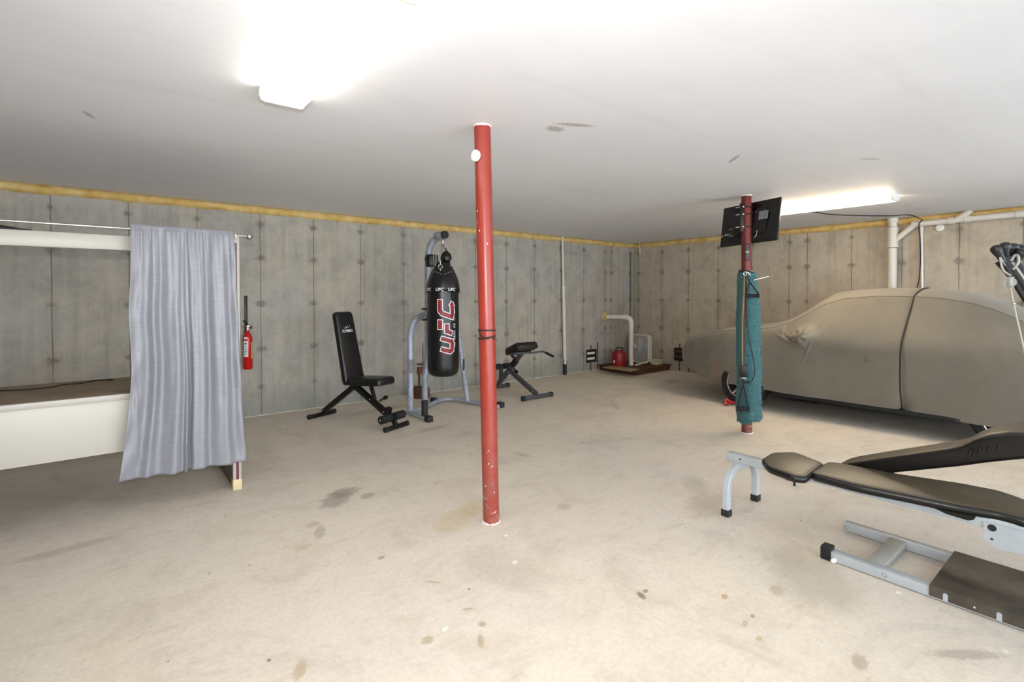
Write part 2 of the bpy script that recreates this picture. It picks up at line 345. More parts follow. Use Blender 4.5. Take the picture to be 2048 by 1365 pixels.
# ------------------------------------------------------------------ mesh helpers (all in world coordinates)
def V3(p): return Vector(p)
class MB:
    def __init__(s): s.bm = bmesh.new(); s.mats = []
    def mi(s, m):
        if m is None: return 0
        if m not in s.mats: s.mats.append(m)
        return s.mats.index(m)
    def _set(s, faces, m):
        i = s.mi(m)
        for f in faces: f.material_index = i
    def box(s, c, size, R=None, m=None, bevel=0.0, seg=2):
        r = bmesh.ops.create_cube(s.bm, size=1.0)
        vs = r['verts']; bmesh.ops.scale(s.bm, vec=Vector(size), verts=vs)
        fs = {f for v in vs for f in v.link_faces}
        if bevel > 0:
            es = list({e for f in fs for e in f.edges})
            q = bmesh.ops.bevel(s.bm, geom=es, offset=bevel, segments=seg, affect='EDGES', profile=0.5)
            fs = set(q['faces']) | {f for f in fs if f.is_valid}
            fs = {f for f in s.bm.faces if f.is_valid and f in fs} | {f for v in q['verts'] for f in v.link_faces}
            vs = list({v for f in fs for v in f.verts})
        T = Matrix.Translation(Vector(c)) @ (R.to_4x4() if R is not None else Matrix.Identity(4))
        bmesh.ops.transform(s.bm, matrix=T, verts=vs); s._set(fs, m); return s
    def bar(s, a, b, w_, h_, m=None, bevel=0.0, up=(0, 0, 1)):
        a = V3(a); b = V3(b); d = (b-a); L = d.length; d.normalize(); u = V3(up)
        x = d.cross(u)
        if x.length < 1e-4: x = d.cross(Vector((0, 1, 0)))
        x.normalize(); z = x.cross(d).normalized()
        R = Matrix((x, d, z)).transposed()
        return s.box((a+b)/2, (w_, L, h_), R, m, bevel)
    def loft(s, rings, m=None, closed=True, cap=True):
        R = [[s.bm.verts.new(p) for p in r] for r in rings]; fs = []; n = len(R[0])
        for i in range(len(R)-1):
            for j in range(n if closed else n-1):
                k = (j+1) % n
                try: fs.append(s.bm.faces.new((R[i][j], R[i][k], R[i+1][k], R[i+1][j])))
                except ValueError: pass
        if cap and closed:
            for r, rev in ((R[0], True), (R[-1], False)):
                try: fs.append(s.bm.faces.new(r[::-1] if rev else r))
                except ValueError: pass
        s._set(fs, m); return s
    def tube(s, pts, r, m=None, sides=14, smooth=0, flat=1.0, upv=None):
        P = [V3(p) for p in pts]
        if smooth:
            P = catmull(P, smooth)
        n = len(P); rr = r if isinstance(r, (list, tuple)) else None
        T = []
        for i in range(n):
            t = (P[min(i+1, n-1)]-P[max(i-1, 0)])
            T.append(t.normalized() if t.length > 0 else Vector((0, 0, 1)))
        u = V3(upv) if upv else (Vector((0, 0, 1)) if abs(T[0].z) < 0.9 else Vector((0, 1, 0)))
        u = (u-T[0]*u.dot(T[0])).normalized(); rings = []
        for i in range(n):
            u = (u-T[i]*u.dot(T[i])).normalized(); v = T[i].cross(u)
            ra = rr[min(int(i*len(rr)/n), len(rr)-1)] if rr else r
            rings.append([P[i]+u*(cos(2*pi*k/sides)*ra*flat)+v*(sin(2*pi*k/sides)*ra) for k in range(sides)])
        return s.loft(rings, m)
    def cyl(s, a, b, r, m=None, sides=24, r2=None):
        a = V3(a); b = V3(b); d = (b-a).normalized()
        u = Vector((0, 0, 1)) if abs(d.z) < 0.9 else Vector((1, 0, 0)); u = (u-d*u.dot(d)).normalized(); v = d.cross(u); r2 = r if r2 is None else r2
        return s.loft([[p+u*(cos(2*pi*k/sides)*q)+v*(sin(2*pi*k/sides)*q) for k in range(sides)] for p, q in ((a, r), (b, r2))], m)
    def lathe(s, c, axis, prof, m=None, sides=28):
        c = V3(c); d = V3(axis).normalized(); u = Vector((0, 0, 1)) if abs(d.z) < 0.9 else Vector((1, 0, 0)); u = (u-d*u.dot(d)).normalized(); v = d.cross(u)
        return s.loft([[c+d*h+u*(cos(2*pi*k/sides)*q)+v*(sin(2*pi*k/sides)*q) for k in range(sides)] for (h, q) in prof], m)
    def ball(s, c, r, m=None, sx=1, sy=1, sz=1, R=None):
        q = bmesh.ops.create_uvsphere(s.bm, u_segments=24, v_segments=14, radius=1.0); vs = q['verts']
        T = Matrix.Translation(V3(c)) @ (R.to_4x4() if R is not None else Matrix.Identity(4)) @ Matrix.Diagonal((r*sx, r*sy, r*sz, 1))
        bmesh.ops.transform(s.bm, matrix=T, verts=vs); s._set({f for v in vs for f in v.link_faces}, m); return s
    def poly(s, pts, off, m=None):
        """polygon extruded by a vector"""
        off = V3(off); P = [V3(p) for p in pts]
        return s.loft([P, [p+off for p in P]], m)
    def torus(s, c, R_, r, n, m=None, a0=0, a1=2*pi, seg=32, sides=10):
        c = V3(c); n = V3(n).normalized(); u = Vector((0, 0, 1)) if abs(n.z) < 0.9 else Vector((1, 0, 0)); u = (u-n*u.dot(n)).normalized(); v = n.cross(u)
        pts = [c+u*(cos(a0+(a1-a0)*i/seg)*R_)+v*(sin(a0+(a1-a0)*i/seg)*R_) for i in range(seg+1)]
        return s.tube(pts, r, m, sides)
    def grid(s, rows, m=None, solid=0.0):
        R = [[s.bm.verts.new(p) for p in r] for r in rows]; fs = []
        for i in range(len(R)-1):
            for j in range(len(R[0])-1):
                fs.append(s.bm.faces.new((R[i][j], R[i][j+1], R[i+1][j+1], R[i+1][j])))
        s._set(fs, m); return s
    def build(s, name, m=None, parent=None, smooth=38, origin=None, subsurf=0, solid=0.0):
        me = bpy.data.meshes.new(name)
        org = V3(origin) if origin is not None else (root_loc(parent) if parent else Vector((0, 0, 0)))
        bmesh.ops.recalc_face_normals(s.bm, faces=s.bm.faces[:])
        for v in s.bm.verts: v.co -= org
        for f in s.bm.faces: f.smooth = True
        s.bm.to_mesh(me); s.bm.free()
        if s.mats and s.mats != [None]:
            for q in s.mats: me.materials.append(q or m)
        else: me.materials.append(m)
        me.set_sharp_from_angle(angle=radians(smooth))
        o = bpy.data.objects.new(name, me); COL.objects.link(o)
        if parent is not None: o.parent = parent
        elif origin is not None: o.location = org
        if solid:
            md = o.modifiers.new('thickness', 'SOLIDIFY'); md.thickness = solid; md.offset = 0
        if subsurf:
            md = o.modifiers.new('smooth', 'SUBSURF'); md.levels = subsurf; md.render_levels = subsurf
        return o
def root_loc(o):
    while o.parent: o = o.parent
    return o.location.copy()
def catmull(P, k):
    Q = [P[0]*2-P[1]]+P+[P[-1]*2-P[-2]]; out = []
    for i in range(1, len(Q)-2):
        for j in range(k):
            t = j/k; a, b, c, d = Q[i-1], Q[i], Q[i+1], Q[i+2]
            out.append(0.5*((2*b)+(c-a)*t+(2*a-5*b+4*c-d)*t*t+(3*b-a-3*c+d)*t*t*t))
    out.append(P[-1]); return out
def thing(name, loc, label, cat, group=None):
    o = bpy.data.objects.new(name, None); COL.objects.link(o); o.location = V3(loc); o.empty_display_size = 0.1
    o['label'] = label; o['category'] = cat
    if group: o['group'] = group
    return o
def tag(o, label, cat, group=None):
    o['label'] = label; o['category'] = cat
    if group: o['group'] = group
    return o
def struct(o): o['kind'] = 'structure'; return o
def frame(xaxis, yaxis):
    x = V3(xaxis).normalized(); y = V3(yaxis); y = (y-x*y.dot(x)).normalized(); return Matrix((x, y, x.cross(y))).transposed()
def lerp(a, b, t): return a+(b-a)*t
def interp(tab, y):
    if y >= tab[0][0]: return tab[0][1:]
    for i in range(len(tab)-1):
        a, b = tab[i], tab[i+1]
        if b[0] <= y <= a[0]:
            t = (a[0]-y)/(a[0]-b[0]); return [lerp(p, q, t) for p, q in zip(a[1:], b[1:])]
    return tab[-1][1:]
def text_mesh(body, size=1.0, shear=0.0, offset=0.0, extrude=0.0, spacing=1.0):
    """flat letters as a list of (2-D verts, faces), centred on the origin"""
    cu = bpy.data.curves.new('t', 'FONT'); cu.body = body; cu.size = size; cu.shear = shear; cu.offset = offset; cu.space_character = spacing
    cu.align_x = 'CENTER'; cu.align_y = 'CENTER'; cu.resolution_u = 3
    o = bpy.data.objects.new('t', cu); COL.objects.link(o)
    dg = bpy.context.evaluated_depsgraph_get(); dg.update()
    me = bpy.data.meshes.new_from_object(o.evaluated_get(dg))
    vs = [(v.co.x, v.co.y) for v in me.vertices]; fs = [tuple(p.vertices) for p in me.polygons]
    bpy.data.objects.remove(o); bpy.data.curves.remove(cu); bpy.data.meshes.remove(me)
    return vs, fs
def text_obj(name, body, size, fn, m, parent, shear=0.0, offset=0.0, spacing=1.0, sub=0):
    vs, fs = text_mesh(body, size, shear, offset, spacing=spacing)
    bm = bmesh.new(); B = [bm.verts.new((x, y, 0)) for x, y in vs]
    for f in fs:
        try: bm.faces.new([B[i] for i in f])
        except ValueError: pass
    if sub:
        bmesh.ops.triangulate(bm, faces=bm.faces[:])
    org = root_loc(parent)
    for v in bm.verts: v.co = V3(fn(v.co.x, v.co.y))-org
    me = bpy.data.meshes.new(name); bm.to_mesh(me); bm.free(); me.materials.append(m)
    o = bpy.data.objects.new(name, me); COL.objects.link(o); o.parent = parent; return o
def ribbon(pts, w_, fn, mb, m, step=0.012):
    """flat stroke of width w_ along a 2-D polyline with mitred corners, mapped by fn(u, v)"""
    P = [Vector((p[0], p[1])) for p in pts]; n = len(P); L = []; Rr = []
    for i in range(n):
        if i == 0: d = (P[1]-P[0]).normalized(); nn = Vector((-d.y, d.x)); k = 1
        elif i == n-1: d = (P[-1]-P[-2]).normalized(); nn = Vector((-d.y, d.x)); k = 1
        else:
            d0 = (P[i]-P[i-1]).normalized(); d1 = (P[i+1]-P[i]).normalized(); n0 = Vector((-d0.y, d0.x)); n1 = Vector((-d1.y, d1.x))
            nn = (n0+n1).normalized(); k = 1/max(nn.dot(n0), 0.5)
        L.append(P[i]+nn*(w_/2*k)); Rr.append(P[i]-nn*(w_/2*k))
    rows = []
    for i in range(n-1):
        s_ = max(1, int((P[i+1]-P[i]).length/step))
        for j in range(s_+(1 if i == n-2 else 0)):
            t = j/s_; a = L[i].lerp(L[i+1], t); b = Rr[i].lerp(Rr[i+1], t)
            q = max(1, int(w_/step)); rows.append([fn(*(a.lerp(b, h/q))) for h in range(q+1)])
    mb.grid(rows, m)
#NEXT
# ================================================================== the setting
H = 2.456; XW = -11.6; YS = -10.5
def slab(name, lo, hi, m):
    b = MB(); c = (V3(lo)+V3(hi))/2; b.box(c, V3(hi)-V3(lo), m=m); return struct(b.build(name, m))
slab('floor', (XW-0.2, YS-0.2, -0.15), (0.2, 0.2, 0), M['floor'])
slab('ceiling', (XW-0.2, YS-0.2, H), (0.2, 0.2, H+0.12), M['ceil'])
slab('wall_left', (XW-0.2, 0, 0), (0.2, 0.2, H), M['wallL'])
slab('wall_right', (0, YS-0.2, 0), (0.2, 0, H), M['wallR'])
# unseen garage doorways, added behind the camera to give broad, even fill light
DZ = 2.25
b = MB()
for x0_, x1_, z0_, z1_ in ((XW, -11.1, 0, H), (-6.3, -5.9, 0, H), (-1.1, 0, 0, H), (-11.1, -6.3, DZ, H), (-5.9, -1.1, DZ, H)):
    b.box(((x0_+x1_)/2, YS-0.1, (z0_+z1_)/2), (x1_-x0_, 0.2, z1_-z0_), m=M['wallL'])
struct(b.build('wall_rear', M['wallL']))
slab('wall_far_left', (XW-0.2, YS-0.2, 0), (XW, 0, H), M['wallR'])

def insulation(name, a, b, out, label):
    a = V3(a); b = V3(b); out = V3(out); n = int((b-a).length/0.03); rows = []
    for i in range(n+1):
        p = a.lerp(b, i/n); s_ = p.x+p.y*1.3
        lo = 0.088+0.014*noise.noise(Vector((s_*2.1, 3.1, 0)))+0.008*noise.noise(Vector((s_*9, 1.1, 0)))
        bu = 0.045+0.015*noise.noise(Vector((s_*3, 7.7, 0)))
        row = []
        for j in range(9):
            t = j/8; ang = pi*t; q = p+out*(0.002+bu*(sin(ang)**0.6 if 0 < t < 1 else 0)*(0.9+0.25*noise.noise(Vector((s_*14, t*5, 2)))))-Vector((0, 0, lo*t))
            row.append(q)
        rows.append(row)
    m = MB(); m.grid(rows, M['insul']); o = m.build(name, M['insul'], smooth=80)
    return tag(o, label, 'insulation')
insulation('insulation_strip', (XW+0.02, -0.001, H-0.002), (-0.06, -0.001, H-0.002), (0, -1, 0), 'yellow fibreglass strip along the top of the left concrete wall')
insulation('insulation_strip', (-0.001, -0.03, H-0.002), (-0.001, YS+0.05, H-0.002), (-1, 0, 0), 'yellow fibreglass strip along the top of the right wall behind the pipes')
# efflorescence and crumbs where wall meets slab
b = MB()
for i in range(170):
    x = -8+i*0.047; d = 0.012+0.014*noise.noise(Vector((x*6, 0, 0))); h = 0.010+0.008*noise.noise(Vector((x*9, 4, 0)))
    if d > 0.006: b.box((x, -d/2-0.0005, max(h, 0.003)/2), (0.05, d, max(h, 0.003)), Matrix.Rotation(0.2*noise.noise(Vector((x*20, 2, 1))), 3, 'Z'), M['dustwhite'])
o = b.build('crumbled_mortar', M['dustwhite']); tag(o, 'pale crumbly mortar line where the left wall meets the floor', 'mortar'); o['kind'] = 'stuff'

# ================================================================== lamps
def lamp(x, y0, y1, label, lensm):
    t = thing('fluorescent_light', (x, (y0+y1)/2, H), label, 'ceiling light', 'fluorescent ceiling lights')
    w_, h = 0.105, 0.072
    prof = [(-w_, H-0.012), (-w_*1.02, H-0.045), (-w_*0.93, H-h*0.92), (-w_*0.8, H-h), (w_*0.8, H-h), (w_*0.93, H-h*0.92), (w_*1.02, H-0.045), (w_, H-0.012)]
    b = MB(); b.loft([[(x+p, y, z) for p, z in prof] for y in (y0+0.012, y1-0.012)], lensm, cap=False); b.build('diffuser', lensm, t, smooth=50)
    b = MB(); b.box((x, (y0+y1)/2, H-0.006), (w_*1.9, y1-y0-0.03, 0.012), m=M['lampend']); b.build('housing', M['lampend'], t)
    for yy in (y0, y1):
        b = MB(); P = [(x+p*1.03, yy-0.006, z-0.001) for p, z in prof]+[(x+w_, yy-0.006, H), (x-w_, yy-0.006, H)]
        b.poly(P, (0, 0.018, 0), M['lampend']); b.build('end_cap', M['lampend'], t)
    return t
#LAMPS
lamp(-7.675, -4.96, -3.735, 'bright white fluorescent fixture on the ceiling, nearest, running off the top edge', M['lens'])
lamp(-2.08, -4.89, -3.67, 'lit fluorescent fixture on the ceiling behind the television', M['lens2'])

# ================================================================== columns
def column(base, top, m, label, chips):
    base = V3(base); top = V3(top); t = thing('steel_column', base, label, 'column', None)
    b = MB(); d = top-base
    rings = []
    for i in range(50):
        f = i/49; c = base+d*f; c.z = lerp(0.0, H, f); rings.append([c+Vector((cos(2*pi*k/40)*0.0508, sin(2*pi*k/40)*0.0508, 0)) for k in range(40)])
    b.loft(rings, m, cap=False); b.build('pipe', m, t)
    b = MB(); rr = []
    for k in range(40):
        a = 2*pi*k/40; q = 0.056+0.005*noise.noise(Vector((cos(a)*2, sin(a)*2, base.x))); rr.append((a, q))
    b.loft([[Vector((top.x+cos(a)*q, top.y+sin(a)*q, H-0.0)) for a, q in rr], [Vector((top.x+cos(a)*0.0515, top.y+sin(a)*0.0515, H-0.008-0.01*abs(noise.noise(Vector((cos(a)*5, sin(a)*5, 1)))))) for a, q in rr]], M['plaster'], cap=False)
    b.build('plaster_collar', M['plaster'], t)
    b = MB()
    for k in range(40):
        a = 2*pi*k/40+0.05; s_ = 0.003+0.004*random.random()
        b.ball((base.x+cos(a)*0.0525, base.y+sin(a)*0.0525, s_*0.6), s_, M['plaster'])
    b.build('grout_ring', M['plaster'], t)
    for (ang, z, s_) in chips:
        b = MB(); c = base.lerp(top, z/H); c.z = z
        b.ball(c+Vector((cos(ang)*0.0505, sin(ang)*0.0505, 0)), s_, M['plaster'], 0.6, 0.6, 1.2); b.build('paint_chip', M['plaster'], t)
    return t
P1B = PZ(982, 1050)+Vector((FW.x, FW.y, 0))*0.045; P1T = PZ(964.5, 252, H)+Vector((FW.x, FW.y, 0))*0.0
P1T = P1B+(P1T-P1B)*1.0; P1T.z = H
va = atan2(CAM.y-P1B.y, CAM.x-P1B.x)
col1 = column(P1B, P1T, M['red'], 'bright red steel column standing in the middle of the floor, black cord tied round it', [(va-0.9, 1.93, 0.004), (va-0.65, 1.81, 0.005), (va-0.9, 1.86, 0.003), (va+0.3, 1.73, 0.005), (va-0.1, 0.46, 0.004), (va-0.15, 0.38, 0.004), (va+0.5, 0.2, 0.004)])
P2B = PZ(1497, 868)+Vector((FW.x, FW.y, 0))*0.04; P2T = PZ(1492, 392, H); P2T = Vector((lerp(P2B.x, P2T.x, 0.8), lerp(P2B.y, P2T.y, 0.8), H))
col2 = column(P2B, P2T, M['red2'], 'dark red steel column carrying the television and the teal mat', [])
def on_col(B, T, z, r=0.0, ang=0.0):
    c = B.lerp(T, z/H); c.z = z; return c+Vector((cos(ang)*r, sin(ang)*r, 0))
# cord tied round column 1
b = MB()
z1 = 1.20; c = on_col(P1B, P1T, z1)
b.torus(c, 0.054, 0.0042, (0.03, 0.02, 1), M['cable'], seg=40)
c2 = on_col(P1B, P1T, z1-0.045); b.torus(c2, 0.054, 0.0042, (-0.12, 0.1, 1), M['cable'], seg=40)
v = Vector((cos(va), sin(va), 0)); sd = Vector((-v.y, v.x, 0))
b.tube([c+v*0.035-sd*0.05, c+v*0.052-sd*0.035-Vector((0, 0, 0.03)), c2+v*0.058-sd*0.01, c2+v*0.058+sd*0.012-Vector((0, 0, 0.006))], 0.0042, M['cable'], 8, smooth=5)
b.ball(c2+v*0.06, 0.008, M['cable'], 1.2, 1.2, 0.8); b.ball(c2+v*0.058-sd*0.016-Vector((0, 0, 0.006)), 0.007, M['cable'])
b.tube([c2+v*0.06, c2+v*0.062+sd*0.025+Vector((0, 0, 0.006)), c2+v*0.04+sd*0.06-Vector((0, 0, 0.01))], 0.0035, M['cable'], 8, smooth=4)
tag(b.build('knotted_cord', M['cable'], origin=c), 'thin black cord knotted round the bright red column', 'cord')
# white round sensor on column 1
def disc(c, n, r, h, label, cat='smoke alarm'):
    t = thing('round_sensor', c, label, cat, None); c = V3(c); n = V3(n).normalized()
    b = MB(); b.lathe(c, n, [(0, r*0.92), (h*0.5, r), (h*0.85, r*0.94), (h, r*0.8), (h*1.02, 0.001)], M['white']); b.build('housing', M['white'], t)
    b = MB(); b.lathe(c+n*h*0.98, n, [(0, r*0.6), (0.003, r*0.58), (0.0035, 0.001)], M['label_g'] if 'label_g' in M else M['lampend']); b.build('grille', M['lampend'], t)
    return t
dn = (v*0.75+sd*-0.75).normalized()
cc = on_col(P1B, P1T, 2.262)
disc(cc+dn*0.052, dn, 0.036, 0.022, 'small white round sensor stuck high on the bright red column')
disc(PX(1880, 456, -0.003), (-1, 0, 0), 0.046, 0.022, 'white round sensor on the right wall just below the white drain pipe')

# ================================================================== left: panelled frame, rod, curtain, extinguisher
XL = -11.0; YF = -2.34; XR = -7.6225
t = thing('workbench_frame', (XR-0.03, YF, 0), 'long cream bench frame with a deep front panel and overhead rail, at left', 'workbench')
b = MB(); b.box(((XL+XR)/2-0.03, (YF-1.5)/2, 0.76), (XR-XL-0.08, 0.84, 0.026), m=M['deck']); b.build('deck', M['deck'], t)
b = MB(); b.box(((XL+XR)/2-0.03, YF, 0.575), (XR-XL-0.08, 0.02, 0.35), m=M['cream'], bevel=0.003); b.build('front_panel', M['cream'], t)
b = MB(); b.box(((XL+XR)/2-0.03, YF-0.008, 0.757), (XR-XL-0.08, 0.034, 0.038), m=M['creamtrim'], bevel=0.004); b.build('edge_trim', M['creamtrim'], t)
b = MB(); b.box(((XL+XR)/2-0.03, -1.52, 0.70), (XR-XL-0.08, 0.02, 0.14), m=M['underdark']); b.build('rear_apron', M['underdark'], t)
b = MB(); b.box(((XL+XR)/2-0.03, YF+0.02, 1.755), (XR-XL-0.08, 0.05, 0.098), m=M['creamtrim'], bevel=0.01); b.build('overhead_rail', M['creamtrim'], t)
def post(y, z0, z1, name):
    x0 = XR; b = MB(); b.box((x0-0.0275, y+0.02, (z0+z1)/2), (0.055, 0.055, z1-z0), m=M['creamtrim'], bevel=0.004); p = b.build(name, M['creamtrim'], t)
    b = MB(); b.box((x0-0.0265, y-0.0085, (z0+z1-0.06)/2), (0.017, 0.004, z1-z0-0.06), m=M['maroon']); b.build('stripe', M['maroon'], p)
    b = MB(); b.box((x0-0.056, y+0.02, (z0+z1-0.06)/2), (0.004, 0.02, z1-z0-0.06), m=M['maroon']); b.build('stripe', M['maroon'], p)
    return p
post(YF-0.03, 0.075, 1.855, 'front_post'); post(-1.62, 0.075, 0.80, 'rear_post')
b = MB(); b.box((XR-0.0275, (YF-1.58)/2-0.0, 0.043), (0.05, 0.78, 0.06), m=M['underdark'], bevel=0.004); b.build('floor_runner', M['underdark'], t)
b = MB(); b.box((XR-0.0275, YF-0.012, 0.038), (0.058, 0.060, 0.076), m=M['wood'], bevel=0.003); b.build('foot_block', M['wood'], t)
for xx in (-10.6,):
    b = MB(); b.box((xx, YF+0.02, 0.9), (0.055, 0.055, 1.8), m=M['creamtrim'], bevel=0.004); b.build('front_post', M['creamtrim'], t)
    b = MB(); b.box((xx, -1.6, 0.4), (0.055, 0.055, 0.8), m=M['creamtrim'], bevel=0.004); b.build('rear_post', M['creamtrim'], t)
# cable on the deck
b = MB(); D = 0.7775
pts = [PZ(-40, 783, D), PZ(0, 782, D), PZ(60, 779, D), PZ(105, 774, D), PZ(125, 770, D), PZ(160, 767, D), PZ(190, 762, D), PZ(215, 760.5, D)]
b.tube(pts, 0.0045, M['cable'], 8, smooth=6); pl = pts[-1]
dd = (PZ(232, 760, D)-pl).normalized(); b.cyl(pl, pl+dd*0.035, 0.008, M['cable'], 12); b.cyl(pl+dd*0.035, pl+dd*0.06, 0.003, M['chrome'], 8)
tag(b.build('audio_cable', M['cable'], origin=pts[2]), 'thin black cable with a plug lying on the brown deck of the bench frame', 'cable')
# dark cloth on the rail
b = MB(); c = Vector((-8.98, YF+0.02, 1.806)); rows = []
for i in range(13):
    x = -9.3+i*0.048
    rows.append([Vector((x, YF-0.005+j*0.0125, 1.8055+(0.014+0.006*sin(i*0.9))*sin(pi*j/4)*min(1, (12-i)/3+0.15))) for j in range(5)])
b.grid(rows, M['rubber']); tag(b.build('folded_strap', M['rubber'], origin=c, solid=0.004), 'flat black strap lying on top of the cream overhead rail', 'strap')
# rod
t = thing('curtain_rod', (-7.64, YF-0.08, 1.845), 'thin silver curtain rod with a ball end in front of the cream rail', 'curtain rod')
ry = YF-0.085
b = MB(); b.tube([(XL, ry, 1.842), (-8.35, ry, 1.842)], 0.0085, M['chrome'], 14); b.tube([(-8.4, ry, 1.842), (-7.585, ry, 1.842)], 0.0065, M['chrome'], 14); b.build('pole', M['chrome'], t)
b = MB(); b.lathe((-7.60, ry, 1.842), (1, 0, 0), [(0, 0.007), (0.004, 0.010), (0.010, 0.010), (0.013, 0.007)], M['chrome']); b.ball((-7.568, ry, 1.842), 0.0235, M['chrome']); b.build('finial', M['chrome'], t)
b = MB(); b.box((XR-0.03, ry+0.03, 1.842), (0.012, 0.06, 0.03), m=M['chrome'], bevel=0.002); b.build('bracket', M['chrome'], t)
# curtain
def curtain():
    rows = []; nz, nx = 110, 190
    for i in range(nz+1):
        f = i/nz
        xl = lerp(-8.258, -8.262, min(1, f*1.6)); xl -= 0.072*max(0, (f-0.55)/0.45)**1.5; xl -= 0.012*exp(-((f-0.35)/0.12)**2)
        xr = lerp(-7.672, -7.612, f**0.9)+0.012*exp(-((f-0.97)/0.06)**2)
        row = []
        for j in range(nx+1):
            u = j/nx
            z = 1.872-f*(1.872-lerp(0.232, 0.216, u))
            ph = u*2*pi; A = 0.006+0.027*min(1, f*1.8)
            fold = 0.75*sin(ph*5.2+0.7+0.9*sin(ph*0.8))*(0.35+0.65*sin(pi*u))+0.40*sin(ph*9.1+1.9+f*0.9)*(1-0.6*f)+0.30*sin(ph*2.3+2.0)
            fold += 1.5*exp(-((u-0.47-0.015*f)/0.020)**2)*(0.3+f)-0.8*exp(-((u-0.52-0.015*f)/0.012)**2)*(0.3+f)
            gather = 0.0045*sin(ph*33+3*sin(ph*5))*exp(-f*16)+0.003*sin(ph*21+1)*exp(-f*8)
            hx = 0.004*sin(ph*6.3+f*2)
            wr = 0.007*noise.noise(Vector((u*6, f*9, 0.3)))+0.003*noise.noise(Vector((u*16, f*12, 1.3)))
            side = exp(-(u/0.09)**2)*0.010*sin(f*34+u*30)*(0.3+0.7*f)+exp(-((1-u)/0.07)**2)*0.008*sin(f*25-u*20)
            diag = 0.008*exp(-((u-0.07-0.25*(f-0.75))/0.02)**2)*(1 if 0.62 < f < 0.93 else 0)
            hem = 0.004 if 0.955 < f < 0.962 else 0
            y = ry-0.018-A*fold-gather-wr-side-diag+hem
            if f < 0.012: y = ry-0.006
            y = min(y, YF-0.062)
            row.append(Vector((lerp(xl, xr, u)+hx*f*sin(pi*u), y, z)))
        rows.append(row)
    b = MB(); b.grid(rows, M['curtain'])
    o = b.build('curtain', M['curtain'], origin=(-7.95, ry, 1.87), smooth=80, solid=0.0015)
    return tag(o, 'light grey slubbed curtain panel gathered on the silver rod', 'curtain')
curtain()
# fire extinguisher on the wall
ex = Vector((-7.115, -0.085, 0.572))
t = thing('fire_extinguisher', ex, 'red fire extinguisher with white label hanging on the left wall beside the curtain', 'fire extinguisher')
b = MB(); b.lathe(ex, (0, 0, 1), [(0, 0.001), (0.0, 0.044), (0.008, 0.050), (0.34, 0.050), (0.375, 0.046), (0.40, 0.034), (0.415, 0.020), (0.44, 0.017), (0.45, 0.017)], M['extred'], 32); b.build('cylinder', M['extred'], t)
b = MB(); b.cyl(ex+Vector((0, 0, 0.445)), ex+Vector((0, 0, 0.50)), 0.018, M['chrome']); b.box(ex+Vector((0, -0.01, 0.49)), (0.03, 0.05, 0.025), m=M['chrome'], bevel=0.004); b.build('valve', M['chrome'], t)
b = MB(); b.bar(ex+Vector((0.0, 0.0, 0.505)), ex+Vector((-0.055, -0.05, 0.56)), 0.018, 0.005, M['blackmetal'], 0.001); b.bar(ex+Vector((0.0, 0, 0.49)), ex+Vector((-0.06, -0.04, 0.478)), 0.018, 0.005, M['extred'], 0.001); b.build('lever', M['blackmetal'], t)
b = MB(); b.cyl(ex+Vector((0.025, -0.02, 0.475)), ex+Vector((0.036, -0.028, 0.475)), 0.017, M['chrome']); b.torus(ex+Vector((0.036, -0.028, 0.475)), 0.016, 0.003, (0.8, -0.5, 0), M['blackmetal']); b.build('pressure_gauge', M['chrome'], t)
b = MB(); b.torus(ex+Vector((0.042, -0.02, 0.515)), 0.016, 0.0018, (0.3, -1, 0.2), M['chrome'], seg=20, sides=6); b.build('pull_ring', M['chrome'], t)
def wraplabel(c, r, a0, a1, z0, z1, m, name, par, n=12):
    rows = [[V3(c)+Vector((cos(lerp(a0, a1, i/n))*r, sin(lerp(a0, a1, i/n))*r, z)) for i in range(n+1)] for z in (z0, z1)]
    b = MB(); b.grid(rows, m); return b.build(name, m, par)
av = atan2(CAM.y-ex.y, CAM.x-ex.x)
lab = wraplabel(ex, 0.0508, av-0.95, av+0.08, 0.145, 0.325, M['labelwhite'], 'label', t)
for k in range(6):
    wraplabel(ex, 0.0512, av-0.8, av-0.08, 0.17+k*0.018, 0.176+k*0.018, M['labelgrey'], 'print_line', lab)
wraplabel(ex, 0.0512, av-0.7, av-0.2, 0.285, 0.305, M['labelgrey'], 'print_line', lab)
wraplabel(ex, 0.0508, av-0.9, av-0.05, 0.345, 0.368, M['labelwhite'], 'neck_label', t)
wraplabel(ex, 0.0508, av+0.75, av+1.15, 0.12, 0.31, M['yellow'], 'service_tag', t)
b = MB(); b.box((ex.x-0.005, -0.012, 0.80), (0.03, 0.024, 0.42), m=M['blackmetal'], bevel=0.002); b.box((ex.x, -0.006, 1.20), (0.034, 0.012, 0.42), m=M['blackmetal'], bevel=0.002); b.build('wall_bracket', M['blackmetal'], t)

